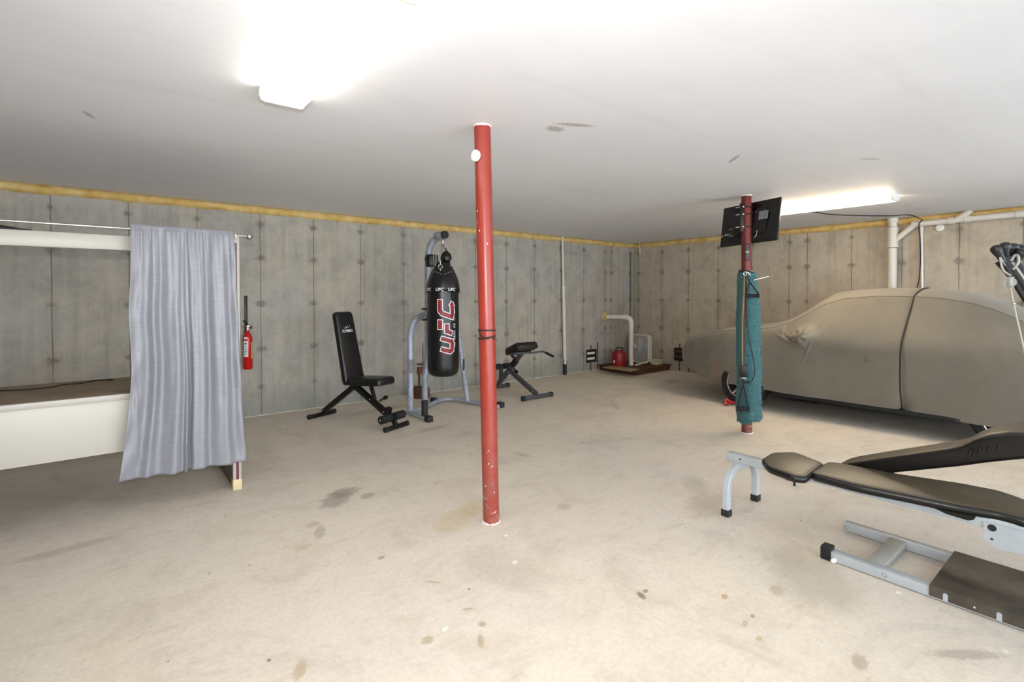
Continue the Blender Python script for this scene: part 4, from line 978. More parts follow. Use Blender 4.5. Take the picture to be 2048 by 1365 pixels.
# ================================================================== right wall pipes
xp = -0.085; yv = PX(1785, 500, xp).y
t = thing('drain_stack', (xp, yv, 0), 'white drain pipe stack on the right wall with a long horizontal branch under the ceiling', 'drain pipe')
def zpx(x, y): q = PX(x, y, xp); return q
b = MB(); b.cyl((xp, yv, 0.0), (xp, yv, H), 0.052, M['pvc'], 28); b.build('stack', M['pvc'], t)
for (za, zb2, r) in ((H-0.06, H-0.004, 0.060), (2.28, 2.33, 0.063), (2.06, 2.12, 0.064), (2.115, 2.30, 0.058)):
    b = MB(); b.cyl((xp, yv, za), (xp, yv, zb2), r, M['pvc'], 28); b.build('coupling', M['pvc'], t)
b = MB(); b.cyl((xp, yv, 2.052), (xp, yv, 2.06), 0.0545, M['pvcink'], 28); b.cyl((xp, yv, 2.333), (xp, yv, 2.337), 0.0535, M['pvcink'], 28); b.build('primer_mark', M['pvcink'], t)
zh = PX(1850, 447, xp).z; zh2 = PX(2040, 427, xp).z; yh = PX(1838, 448, xp).y
b = MB(); b.tube([(xp, yv-0.02, 2.15), (xp, yv-0.10, 2.22), (xp, yh+0.08, zh-0.035), (xp, yh+0.03, zh-0.006), (xp, yh-0.05, zh)], 0.036, M['pvc'], 20, smooth=6); b.build('wye_branch', M['pvc'], t)
b = MB(); b.cyl((xp, yh, zh), (xp, YS+0.3, zh+0.012*6), 0.036, M['pvc'], 24); b.build('horizontal_run', M['pvc'], t)
for px_ in (1830, 1903, 1936, 2040):
    y = PX(px_, 440, xp).y; f_ = (yh-y)/(yh-(YS+0.3)); zz = zh+0.072*f_
    b = MB(); b.cyl((xp, y+0.03, zz), (xp, y-0.03, zz), 0.043, M['pvc'], 24); b.build('coupling', M['pvc'], t)
y2 = PX(1912, 440, xp).y; y3 = PX(1938, 425, xp-0.02).y
b = MB(); b.tube([(xp, y2, zh+0.01), (xp-0.01, (y2+y3)/2, zh+0.05), (xp-0.03, y3-0.02, H-0.004)], 0.034, M['pvc'], 18); b.build('riser_branch', M['pvc'], t)
yc2 = PX(1842.5, 500, -0.03).y
b = MB(); b.tube([PX(1843, 456, -0.03), PX(1844.5, 577, -0.03), Vector((-0.03, yc2, 0.3))], 0.014, M['white'], 12); b.cyl(PX(1843, 452, -0.03), PX(1843, 463, -0.03), 0.02, M['white'], 12)
tag(b.build('white_conduit', M['white'], origin=(-0.03, yc2, 0.3)), 'narrow white conduit running down the right wall behind the covered car', 'conduit')
b = MB(); zc_ = H-0.006
pts = [PZ(1618, 422, zc_), PZ(1660, 429, zc_), PZ(1720, 431.5, zc_), PZ(1780, 432, zc_), PZ(1818, 430, zc_)]
pts = [Vector((min(q.x, -0.07), q.y, q.z)) for q in pts]
pts += [PX(1840, 438, -0.13), PX(1844, 440, -0.128), PX(1838, 450, -0.132), PX(1840, 480, -0.06), PX(1841, 520, -0.05), PX(1838, 560, -0.05), PX(1834, 580, -0.05), Vector((-0.05, PX(1834, 580, -0.05).y, 1.1))]
b.tube(pts, 0.0065, M['cable'], 8, smooth=6)
tag(b.build('black_cable', M['cable'], origin=pts[0]), 'black cable crossing the ceiling and dropping behind the covered car', 'cable')

# ================================================================== covered car
t = thing('covered_car', (-1.25, -4.2, 0), 'small car under a fitted beige grey fabric cover, parked along the right wall', 'car')
XC = -1.25
TAB = [(-1.955, .54, .03, .03, .57, .02, .59, .595), (-1.97, .52, .09, .085, .575, .06, .61, .62), (-2.02, .49, .17, .16, .58, .11, .64, .655), (-2.12, .45, .32, .30, .62, .22, .69, .71), (-2.28, .40, .53, .51, .66, .40, .76, .79), (-2.55, .34, .72, .70, .73, .59, .85, .90), (-2.85, .29, .81, .795, .78, .69, .915, .972), (-3.1, .273, .845, .83, .82, .75, .955, 1.01),
       (-3.45, .27, .86, .845, .86, .76, .985, 1.06), (-3.66, .262, .86, .85, .885, .75, 1.02, 1.12), (-3.81, .255, .86, .85, .91, .72, 1.075, 1.20), (-4.0, .25, .86, .85, .93, .66, 1.185, 1.355), (-4.15, .245, .86, .85, .94, .60, 1.30, 1.455), (-4.34, .24, .86, .85, .94, .555, 1.375, 1.485),
       (-4.65, .225, .86, .845, .94, .54, 1.405, 1.503), (-4.92, .225, .86, .845, .94, .54, 1.403, 1.50), (-4.965, .255, .86, .845, .94, .54, 1.398, 1.49), (-5.01, .225, .86, .845, .94, .54, 1.40, 1.492), (-5.2, .225, .86, .845, .94, .54, 1.385, 1.473), (-5.43, .225, .865, .85, .94, .55, 1.345, 1.43),
       (-5.62, .22, .87, .85, .94, .57, 1.27, 1.36), (-5.85, .22, .875, .86, .93, .60, 1.15, 1.22), (-6.15, .23, .87, .855, .90, .64, 1.03, 1.08), (-6.5, .26, .84, .82, .86, .66, .94, .98), (-6.75, .32, .76, .74, .80, .58, .86, .88), (-6.86, .40, .55, .54, .72, .4, .78, .79), (-6.88, .5, .2, .2, .62, .1, .66, .66)]
NPR = 15
def section(y):
    hz_, W, wb, zb_, we, ze, zt = interp(TAB, y)
    C = [Vector((-W*0.955, hz_)), Vector((-W*0.985, lerp(hz_, zb_, .3))), Vector((-W, lerp(hz_, zb_, .62))), Vector((-wb, zb_-0.02)), Vector((-we-(wb-we)*0.30, lerp(zb_, ze, .62))), Vector((-we, ze))]
    if ze-zb_ < 0.16: C = [C[0], C[1], C[2], Vector((-wb, lerp(C[2].y, ze, .55))), Vector((-lerp(wb, we, .45), lerp(C[2].y, ze, .88))), C[5]]
    C3 = [Vector((c.x, 0, c.y)) for c in C]; Lft = catmull(C3, 16)
    top_ = []
    for i in range(1, NPR): 
        q = i/NPR; x = -we*(1-q); top_.append(Vector((x, 0, ze+(zt-ze)*(1-(1-q)**2.3))))
    half = Lft+top_
    full = half+[Vector((0, 0, zt))]+[Vector((-p_.x, 0, p_.z)) for p_ in reversed(half)]
    return full, len(Lft)-1
ys = []; y = -1.955
while y > -6.881: ys.append(y); y -= (0.012 if y > -2.05 else 0.011 if (-5.05 < y < -4.88 or -4.45 < y < -3.65) else 0.026)
ys.append(-6.88)
mir = PX(1603, 668, -2.15)
rows = []; edge = []; beltl = []
for y in ys:
    fu, ie = section(y); row = []
    for k, p_ in enumerate(fu):
        q = Vector((XC+p_.x, y, p_.z)); sgn = -1 if p_.x < 0 else 1
        dy = (y-mir.y); dz = q.z-mir.z
        for s_ in (-1,) if p_.x < 0 else (1,):
            rr_ = sqrt((dy/0.105)**2+((dz+0.015)/0.085)**2); an_ = atan2(dz+0.015, dy)
            bump_ = 1/(1+exp((rr_-1.0)*6.0))
            bump_ *= 1+0.20*sin(an_*5+rr_*3.0+0.6)*min(1, rr_)+0.16*sin((dy*1.2+dz*0.9)*75)*exp(-rr_)
            q.x += s_*0.13*bump_
            # drag folds pulled down and forward from the mirror pocket
            for (cy_, cz_, sl, wd, ln, am) in ((0.10, -0.07, 0.55, 0.016, 0.14, 0.020), (0.16, -0.10, 0.5, 0.015, 0.14, 0.014), (0.04, -0.10, 0.9, 0.016, 0.10, 0.016), (-0.08, -0.12, -2.5, 0.02, 0.10, 0.012), (-0.12, 0.02, -1.2, 0.018, 0.10, 0.012)):
                d0 = (dz-cz_)-sl*(dy-cy_); q.x += s_*am*exp(-(d0/wd)**2-((dy-cy_)/ln)**2)
        ex_ = max(0, 1-abs(p_.x)/0.9)
        side = 1.0 if q.z < 1.0 else 0.35
        q.x += sgn*side*(0.010*noise.noise(Vector((y*2.2, q.z*2.5, 3)))+0.006*noise.noise(Vector((y*6+q.z*4, q.z*5, 8))))
        q.z += 0.004*noise.noise(Vector((y*4, p_.x*4, 1)))
        if abs(q.z-interp(TAB, y)[0]) < 0.02: q.z += 0.006*noise.noise(Vector((y*8, 0, 5)))
        # cinched by the cord
        cin = exp(-((y+4.965)/0.02)**2); q.x -= sgn*0.010*cin*(1 if abs(p_.x) > 0.3 else 0); 
        low = exp(-((q.z-0.25)/0.12)**2)*exp(-((y+4.965)/0.06)**2); q.x -= sgn*0.03*low
        row.append(q)
    rows.append(row); edge.append(row[ie].copy())
b = MB(); b.grid(rows, M['cover']); cov = b.build('cover', M['cover'], t, smooth=70)
b = MB(); b.tube([e+Vector((-0.001, 0, 0.001)) for e in edge[8:-12]], 0.0022, M['seam'], 5); b.build('seam', M['seam'], cov)
iy = min(range(len(ys)), key=lambda i: abs(ys[i]+4.965))
b = MB(); path = [q+Vector((-0.008 if q.x < XC else 0.008, 0.010*sin(q.z*3)-0.02*(1-min(1, (1.5-q.z)/0.3)) if q.x < XC else 0, 0.006)) for q in rows[iy]]
b.tube(path, 0.0062, M['strap'], 8); b.ball(path[0]-Zu*0.008, 0.015, M['strap'], 1.3, 1.5, 0.9); b.build('tie_cord', M['strap'], t)
b = MB(); hem = [r_[0]+Vector((0.004, 0, -0.004)) for r_ in rows[6:-8]]; b.tube(hem, 0.008, M['cover'], 8); b.build('hem', M['cover'], t)
b = MB(); b.box((XC, -4.53, 0.27), (1.52, 1.85, 0.16), m=M['under'], bevel=0.03); b.box((XC, -4.65, 0.36), (1.40, 3.2, 0.14), m=M['under'], bevel=0.03); b.build('underbody', M['under'], t)
b = MB(); b.box((XC-0.80, -4.55, 0.222), (0.06, 1.75, 0.045), m=M['under'], bevel=0.01); b.build('sill', M['under'], t)
b = MB(); b.box((XC+0.80, -4.55, 0.222), (0.06, 1.75, 0.045), m=M['under'], bevel=0.01); b.build('sill', M['under'], t)
b = MB(); b.tube([(XC-0.72, -3.72, 0.24), (XC-0.70, -3.80, 0.19), (XC-0.65, -3.86, 0.17)], 0.03, M['under'], 10); b.build('jacking_point', M['under'], t)
def wheel(y, x, sgn):
    c = Vector((x, y, 0.295)); ax = Vector((sgn, 0, 0))
    b = MB(); b.lathe(c-ax*0.09, ax, [(0.0, 0.20), (0.0, 0.27), (0.02, 0.29), (0.09, 0.294), (0.15, 0.29), (0.175, 0.265), (0.18, 0.21), (0.165, 0.19), (0.06, 0.18)], M['tyre'], 40); w_ = b.build('wheel', M['tyre'], t)
    b = MB(); b.torus(c+ax*0.078, 0.195, 0.008, ax, M['chrome'], seg=40, sides=8); b.cyl(c-ax*0.02, c+ax*0.06, 0.05, M['chrome'])
    for k in range(5):
        a = 2*pi*k/5+0.4; d_ = Vector((0, cos(a), sin(a))); b.bar(c+ax*0.05+d_*0.04, c+ax*0.07+d_*0.19, 0.03, 0.012, M['chrome'], 0.003, up=ax)
    b.cyl(c-ax*0.03, c-ax*0.02, 0.19, M['under']); b.build('rim', M['chrome'], w_)
for (y, s_) in ((-3.30, -1), (-5.76, -1), (-3.30, 1), (-5.76, 1)): wheel(y, XC+s_*0.74, s_)
def dolly(y, label):
    t = thing('wheel_dolly', (XC-0.74, y, 0), label, 'wheel dolly')
    x0 = XC-0.86
    for (dx, dy) in ((-0.10, 0.16), (-0.10, -0.16)):
        c = Vector((x0+dx+0.02, y+dy, 0.035))
        b = MB(); b.cyl(c-Vector((0.014, 0, 0)), c+Vector((0.014, 0, 0)), 0.033, M['dolly'], 20); b.cyl(c-Vector((0.018, 0, 0)), c+Vector((0.018, 0, 0)), 0.012, M['steel'], 12); w_ = b.build('caster_wheel', M['dolly'], t)
        b = MB(); b.bar(c+Vector((-0.02, 0, 0.0)), c+Vector((-0.02, 0, 0.05)), 0.03, 0.004, M['steel']); b.bar(c+Vector((0.02, 0, 0.0)), c+Vector((0.02, 0, 0.05)), 0.03, 0.004, M['steel']); b.box(c+Vector((0, 0, 0.048)), (0.05, 0.05, 0.006), m=M['steel']); b.build('fork', M['steel'], w_)
        b = MB(); b.cyl(c+Vector((0, 0, 0.05)), c+Vector((0, 0, 0.075)), 0.010, M['dolly']); b.build('stem', M['dolly'], w_)
    for dy in (-0.14, 0.14):
        b = MB(); b.tube([(x0-0.09, y+dy*1.12, 0.085), (x0, y+dy, 0.045), (x0+0.22, y+dy, 0.03)], 0.014, M['dolly'], 12, smooth=4); b.build('cradle_bar', M['dolly'], t)
    b = MB(); b.tube([(x0-0.09, y-0.16, 0.09), (x0-0.055, y-0.10, 0.05), (x0-0.05, y+0.10, 0.05), (x0-0.09, y+0.16, 0.09)], 0.012, M['dolly'], 12, smooth=4); b.build('frame', M['dolly'], t)
    return t
dolly(-3.32, 'red wheel dolly with casters under the front wheel of the covered car')
dolly(-5.78, 'red wheel dolly under the rear wheel of the covered car, at right')

# ================================================================== television on column 2
vb = atan2(CAM.y-P2B.y, CAM.x-P2B.x)
TLc = [CAM+ray(*q)*d for q, d in [((1447.6, 417.3), 5.62), ((1562, 393), 5.06), ((1553, 480), 5.02), ((1439.4, 494.5), 5.57)]]
ctr = (TLc[0]+TLc[1]+TLc[2]+TLc[3])/4; ax = ((TLc[1]-TLc[0])+(TLc[2]-TLc[3])).normalized(); ay = ((TLc[0]-TLc[3])+(TLc[1]-TLc[2])); ay = (ay-ax*ay.dot(ax)).normalized()
TW = ((TLc[1]-TLc[0]).length+(TLc[2]-TLc[3]).length)/2; TH = ((TLc[0]-TLc[3]).length+(TLc[1]-TLc[2]).length)/2
an = ax.cross(ay).normalized()
if an.dot(CAM-ctr) < 0: an = -an
RTV = Matrix((ax, ay, ax.cross(ay))).transposed()
t = thing('television', ctr, 'flat black television seen from behind, clamped high on the dark red column', 'television')
b = MB(); b.box(ctr-an*0.014, (TW, TH, 0.026), RTV, M['tvblack'], 0.005); b.build('case', M['tvblack'], t)
b = MB(); b.box(ctr-an*0.0275, (TW-0.03, TH-0.03, 0.003), RTV, M['screen']); b.build('screen', M['screen'], t)
def tv(u, v_, o_=0.0): return ctr+ax*u+ay*v_+an*o_
b = MB(); b.box(tv(0.0, 0.0, 0.008), (TW*0.62, TH*0.62, 0.02), RTV, M['tvblack'], 0.008); b.build('rear_bulge', M['tvblack'], t)
b = MB(); b.box(tv(0.17, 0.055, 0.0195), (0.10, 0.09, 0.002), RTV, M['labelgrey']); b.build('rating_label', M['labelgrey'], t)
b = MB(); b.box(tv(-0.24, -0.10, 0.0195), (0.05, 0.02, 0.003), RTV, M['labelgrey']); b.box(tv(-0.195, -0.11, 0.0195), (0.012, 0.04, 0.003), RTV, M['labelgrey']); b.build('port_panel', M['labelgrey'], t)
for (u, v_) in ((0.085, 0.10), (0.115, -0.105), (-0.205, -0.045), (-0.18, -0.04), (-0.29, -0.11), (-0.165, -0.125)):
    b = MB(); b.ball(tv(u, v_, 0.019), 0.006, M['steel']); b.build('screw', M['steel'], t)
b = MB(); b.tube([tv(0.115, -0.105, 0.02), tv(0.12, -0.15, 0.03), tv(0.095, -0.18, 0.03)], 0.003, M['steel'], 8, smooth=4); b.build('cable_clip', M['steel'], t)
b = MB(); b.box(tv(-0.03, 0.0, 0.022), (0.16, 0.24, 0.012), RTV, M['blackmetal'], 0.003); 
cpos = on_col(P2B, P2T, ctr.z)
b.bar(tv(0, 0.09, 0.02), on_col(P2B, P2T, ctr.z+0.09, 0.045, atan2(ctr.y-cpos.y, ctr.x-cpos.x)), 0.06, 0.03, M['blackmetal'], 0.003); b.bar(tv(0, -0.09, 0.02), on_col(P2B, P2T, ctr.z-0.09, 0.045, atan2(ctr.y-cpos.y, ctr.x-cpos.x)), 0.06, 0.03, M['blackmetal'], 0.003)
br = b.build('mount', M['blackmetal'], t)
vd = Vector((cos(vb), sin(vb), 0)); sd2 = Vector((-vd.y, vd.x, 0))     # sd2 points to the right seen from the camera? (left-handed check below)
if sd2.dot(RT) < 0: sd2 = -sd2
for z in (2.33, 2.255, 2.125):
    b = MB(); cz = on_col(P2B, P2T, z); b.torus(cz, 0.053, 0.006, (0, 0, 1), M['blackmetal']); 
    b.cyl(cz-sd2*0.10+vd*0.02, cz-sd2*0.035+vd*0.055, 0.007, M['steel'], 10); b.ball(cz-sd2*0.030+vd*0.057, 0.012, M['steel']); b.build('clamp_bolt', M['steel'], br)
b = MB(); cz = on_col(P2B, P2T, 2.22); b.box(cz-sd2*0.045+vd*0.035, (0.04, 0.055, 0.30), frame(sd2, vd), M['blackmetal'], 0.006); b.build('clamp_jaw', M['blackmetal'], br)
# remote control on the column
rc = on_col(P2B, P2T, 1.86)+vd*0.062+sd2*0.008
t = thing('remote_control', rc, 'slim dark remote control fixed upright on the front of the dark red column', 'remote control')
Rr_ = frame(sd2, (0, 0, 1))
b = MB(); b.box(rc, (0.045, 0.17, 0.018), Rr_, M['blackplastic'], 0.004); b.build('case', M['blackplastic'], t)
for i in range(9):
    for j in (-1, 0, 1):
        if i == 4: continue
        b_ = None
b = MB()
for i in range(9):
    for j in (-1, 0, 1): b.box(rc+sd2*(j*0.012)+Zu*((i-4)*0.017)+vd*0.0095, (0.008, 0.009, 0.003), Rr_, M['labelwhite'] if i == 4 else M['labelgrey'])
bt_ = b.build('buttons', M['labelgrey'], t); bt_['kind'] = 'stuff'

# ================================================================== teal mat and resistance bands on column 2
mz1, mz0 = PX(1497, 545, P2B.x-0.1).z, PX(1497, 850, P2B.x-0.1).z
rows = []; NA, NZ = 44, 120
for i in range(NZ+1):
    f = i/NZ; row = []
    for j in range(NA+1):
        u = j/NA*2-1
        a = vb+(-u)*2.05*(1 if sd2.dot(Vector((-sin(vb), cos(vb), 0))) < 0 else -1)
        r = 0.066+0.010*(1-u*u)+0.014*noise.noise(Vector((u*2.2, f*5, 4)))
        ww = 1+0.10*noise.noise(Vector((u*1.1, f*3.2, 9)))
        c = on_col(P2B, P2T, lerp(mz1-0.02*(abs(u)**3), mz0+0.05*max(0, u)+0.01*sin(u*7), f))
        flare = (0.050+(0.018*f if u > 0 else -0.020)+0.012*noise.noise(Vector((f*4, u, 2))))*abs(u)**1.2*(0.4+0.6*min(1, f*6))
        d_ = Vector((cos(a), sin(a), 0))
        lat = sd2*(u*flare*1.05)+sd2*0.010*f
        fz = 0.005*noise.noise(Vector((u*22, f*130, 1)))+0.006*noise.noise(Vector((u*50, f*300, 5)))
        crease = -0.016*exp(-((u-0.50-0.10*sin(f*4))/0.10)**2)
        row.append(c+d_*(r*ww+fz+crease)+lat)
    rows.append(row)
b = MB(); b.grid(rows, M['teal'])
rnd = random.Random(3)
for _ in range(14000):                                   # tufts of the pile
    i = rnd.randrange(NZ+1); j = rnd.randrange(NA+1); q = rows[i][j]; o_ = on_col(P2B, P2T, q.z)
    dd_ = (q-o_).normalized(); edge_ = 1.5 if j in (0, NA) or i == NZ else 1.0
    tip = q+dd_*(0.004+rnd.uniform(0.002, 0.006)*edge_)+Vector((rnd.uniform(-.006, .006), rnd.uniform(-.006, .006), rnd.uniform(-.009, .005)))
    if j == NA: tip += sd2*rnd.uniform(0.002, 0.009)
    if j == 0: tip -= sd2*rnd.uniform(0.001, 0.005)
    if i == NZ: tip.z -= rnd.uniform(0.002, 0.008)
    s1 = Vector((rnd.uniform(-.004, .004), rnd.uniform(-.004, .004), rnd.uniform(-.004, .004)))
    vv_ = [b.bm.verts.new(p_) for p_ in (q+s1, q-s1+Vector((0, 0, 0.004)), tip)]; b.bm.faces.new(vv_)
tag(b.build('chenille_mat', M['teal'], origin=on_col(P2B, P2T, mz0), smooth=80, solid=0.004), 'fuzzy teal mat wrapped round the dark red column', 'mat')
b = MB(); cz = on_col(P2B, P2T, mz1+0.005); b.torus(cz, 0.062, 0.014, (0.1, 0.05, 1), M['blackplastic'], sides=10); b.box(cz-sd2*0.05+vd*0.03+Zu*0.005, (0.05, 0.03, 0.05), frame(sd2, vd), M['blackplastic'], 0.005)
tag(b.build('anchor_strap', M['blackplastic'], origin=cz), 'black anchor strap cinched round the top of the teal mat', 'strap')
xo = 0.095
def cp2(px, py, o_=0.115):
    """a point in front of the mat, on the upright plane through the column facing the camera"""
    r = ray(px, py); n = Vector((CAM.x-P2B.x, CAM.y-P2B.y, 0)).normalized(); o = P2B+n*o_; return CAM+r*((o-CAM).dot(n)/r.dot(n))
t = thing('resistance_bands', cp2(1489, 640), 'set of coloured resistance tubes hanging down the teal mat to a black handle', 'resistance bands')
b = MB(); q = cp2(1490, 548, 0.125); b.torus(q, 0.018, 0.005, sd2+vd, M['steel'], sides=8); b.tube([q+Zu*0.02, cp2(1497, 547, 0.125), cp2(1501, 552, 0.12)], 0.006, M['steel'], 8, smooth=3); b.build('carabiner', M['steel'], t)
for px0, px1, mm, nm in ((1485.5, 1483, 'band_g', 'tube'), (1488, 1485, 'band_y', 'tube'), (1490, 1487.5, 'band_r', 'tube'), (1492, 1489.5, 'band_b', 'tube')):
    b = MB(); b.tube([cp2(1490+(px0-1490)*0.5, 552, 0.115), cp2(px0, 590), cp2(px1, 650), cp2(px1-0.2, 700), cp2(lerp(px1, 1486, 0.4), 735, 0.11)], 0.0042, M[mm], 8, smooth=6); b.build(nm, M[mm], t)
b = MB(); q = cp2(1487.5, 743, 0.118); b.box(q, (0.075, 0.12, 0.03), frame(sd2, (0, 0, 1)), M['blackplastic'], 0.006); b.build('webbing_pouch', M['blackplastic'], t)
b = MB()
for dx in (-4, -1.5, 1.5, 4): b.torus(cp2(1487+dx, 757, 0.12), 0.010, 0.0022, sd2+vd*0.4*dx, M['steel'], seg=14, sides=6)
b.build('clips', M['steel'], t)
def handle(pts_, g0, g1, name, par, o_=0.12):
    b = MB(); b.tube([cp2(*pts_[0], o_), cp2(*pts_[1], o_)], 0.009, M['blackplastic'], 8); b.tube([cp2(*pts_[0], o_), cp2(*pts_[2], o_)], 0.009, M['blackplastic'], 8); h_ = b.build(name, M['blackplastic'], par)
    b = MB(); b.tube([cp2(*g0, o_), cp2(*g1, o_)], 0.020, M['foam'], 14); b.build('grip', M['foam'], h_); return h_
handle(((1487, 768), (1475, 815), (1498, 817)), (1473, 817), (1499, 820), 'handle', t)
b = MB(); b.tube([cp2(1486, 758, 0.12), cp2(1486, 776, 0.12)], 0.009, M['blackplastic'], 8); b.tube([cp2(1484, 765, 0.125), cp2(1498, 765, 0.125)], 0.011, M['blackplastic'], 10); b.build('lower_strap', M['blackplastic'], t)
t = thing('resistance_tube', cp2(1505, 650), 'long thin black resistance tube with a triangular handle, looped down the teal mat', 'resistance tube')
b = MB(); b.tube([cp2(1492, 552, 0.12), cp2(1494, 640, 0.125), cp2(1501, 690, 0.13), cp2(1508, 725, 0.13), cp2(1509, 748, 0.13), cp2(1504, 761, 0.13), cp2(1498, 765, 0.13)], 0.0055, M['band_k'], 8, smooth=8); b.build('tube', M['band_k'], t)
handle(((1500, 564), (1493, 592), (1518, 589)), (1492, 592), (1519, 592), 'handle', t, 0.125)
b = MB(); b.tube([cp2(1496, 552, 0.12), cp2(1500, 566, 0.125)], 0.008, M['blackplastic'], 8); b.build('strap', M['blackplastic'], t)
b = MB(); b.tube([cp2(1508, 560.5, 0.03), cp2(1537, 553.5, -0.18)], 0.004, M['white'], 8)
tag(b.build('white_stick', M['white'], origin=cp2(1508, 560.5, 0.03)), 'thin white stick poking out sideways behind the teal mat', 'stick')

# ================================================================== home gym at right
gw = M['gymwhite']; XG = -5.13
t = thing('home_gym', (XG, -5.6, 0), 'white framed home gym with black pads and bent black resistance rods, cut by right edge', 'home gym')
zr0, zr1 = 0.312, 0.366
b = MB(); b.box((XG, (-4.755-7.2)/2, (zr0+zr1)/2), (0.052, 7.2-4.755, zr1-zr0), m=gw, bevel=0.003); rail = b.build('rail', gw, t)
b = MB(); b.cyl((XG-0.0265, -4.85, 0.34), (XG-0.0275, -4.85, 0.34), 0.006, M['blackplastic'], 12); b.build('hole', M['blackplastic'], rail)
def squaretube(pts, w_, name, m, par, smooth=8):
    P = catmull([V3(p) for p in pts], smooth) if smooth else [V3(p) for p in pts]
    rings = []
    for i, p_ in enumerate(P):
        d_ = (P[min(i+1, len(P)-1)]-P[max(i-1, 0)]).normalized(); yv_ = Vector((0, 1, 0)); xv_ = d_.cross(yv_).normalized()
        rings.append([p_+xv_*(w_/2*a_)+yv_*(w_/2*c_) for a_, c_ in ((-1, -.8), (-.8, -1), (.8, -1), (1, -.8), (1, .8), (.8, 1), (-.8, 1), (-1, .8))])
    b = MB(); b.loft(rings, m); return b.build(name, m, par, smooth=40)
fx0, fx1, yl = -5.295, -4.905, -4.835
squaretube([(fx0, yl, 0.03), (fx0, yl, 0.12), (fx0+0.003, yl, 0.18), (fx0+0.04, yl, 0.25), (fx0+0.11, yl, 0.287), (-5.10, yl, 0.290), (fx1-0.11, yl, 0.287), (fx1-0.04, yl, 0.25), (fx1-0.003, yl, 0.18), (fx1, yl, 0.12), (fx1, yl, 0.03)], 0.042, 'leg', gw, t)
for x in (fx0, fx1):
    b = MB(); b.box((x, yl, 0.022), (0.05, 0.05, 0.044), m=M['rubber'], bevel=0.003); b.build('foot_cap', M['rubber'], t)
b = MB(); b.box((-5.11, yl, 0.310), (0.12, 0.055, 0.006), m=gw, bevel=0.001); b.build('leg_plate', gw, t)
# pads: outline on the plane of their tops
def padpoly(name, outline, ztop, th, par, m, m2):
    P = [V3(p) for p in outline]; c = sum(P, Vector())/len(P); n = len(P); Q = []
    for i in range(n):                     # round the corners
        a, o, e = P[i-1], P[i], P[(i+1) % n]
        ra = min(0.035, (a-o).length*0.4, (e-o).length*0.4); s0 = o+(a-o).normalized()*ra; s1 = o+(e-o).normalized()*ra
        for k in range(6): q = k/5; Q.append(s0*(1-q)**2+o*2*q*(1-q)+s1*q*q)
    nQ = len(Q); N = []
    for i in range(nQ):
        tn_ = (Q[(i+1) % nQ]-Q[i-1]); nn_ = Vector((tn_.y, -tn_.x, 0)).normalized()
        if nn_.dot(c-Q[i]) < 0: nn_ = -nn_
        N.append(nn_)
    def ring(h, ins): return [q+k_*ins+Zu*h for q, k_ in zip(Q, N)]
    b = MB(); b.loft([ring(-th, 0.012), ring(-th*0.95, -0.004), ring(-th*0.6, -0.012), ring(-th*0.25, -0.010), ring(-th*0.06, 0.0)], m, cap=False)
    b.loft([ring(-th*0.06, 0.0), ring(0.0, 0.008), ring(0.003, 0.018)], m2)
    return b.build(name, m, par, smooth=60)
zt1 = 0.405
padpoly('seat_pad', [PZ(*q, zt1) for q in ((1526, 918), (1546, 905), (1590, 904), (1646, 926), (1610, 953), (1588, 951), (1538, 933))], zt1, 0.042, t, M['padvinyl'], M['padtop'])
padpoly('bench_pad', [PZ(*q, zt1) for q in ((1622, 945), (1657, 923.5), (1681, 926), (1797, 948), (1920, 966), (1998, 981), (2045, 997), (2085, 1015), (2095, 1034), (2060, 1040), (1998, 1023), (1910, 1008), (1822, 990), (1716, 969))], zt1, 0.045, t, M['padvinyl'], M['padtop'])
b = MB(); b.poly([(XG-0.034, -5.78, 0.368), (XG-0.034, -5.90, 0.335), (XG-0.034, -5.98, 0.33), (XG-0.034, -6.0, 0.34), (XG-0.034, -6.01, 0.362)], (0.005, 0, 0), M['blackmetal']); b.build('pad_bracket', M['blackmetal'], t)
b = MB(); yb = -5.155; b.poly([(XG-0.034, yb-0.035, 0.362), (XG-0.034, yb-0.03, 0.30), (XG-0.034, yb-0.012, 0.288), (XG-0.034, yb+0.012, 0.288), (XG-0.034, yb+0.03, 0.305), (XG-0.034, yb+0.04, 0.362)], (0.005, 0, 0), M['blackmetal']); b.cyl((XG-0.035, yb, 0.312), (XG-0.041, yb, 0.312), 0.009, M['steel'], 12); b.bar((XG-0.032, yb-0.034, 0.31), (XG-0.032, yb-0.036, 0.265), 0.004, 0.012, M['blackmetal']); b.build('seat_bracket', M['blackmetal'], t)
b = MB()
b.poly([(XG-0.033, -6.035, 0.345), (XG-0.033, -6.035, 0.262), (XG-0.033, -6.085, 0.232), (XG-0.033, -6.30, 0.25), (XG-0.033, -6.6, 0.27), (XG-0.033, -6.6, 0.345)], (0.005, 0, 0), gw); pl_ = b.build('side_plate', gw, t, smooth=20)
b = MB(); b.cyl((XG-0.033, -6.065, 0.325), (XG-0.0345, -6.065, 0.325), 0.016, M['rubber'], 18); b.cyl((XG-0.033, -6.065, 0.272), (XG-0.0345, -6.065, 0.272), 0.006, M['plat'], 14); b.build('plate_hole', M['rubber'], pl_)
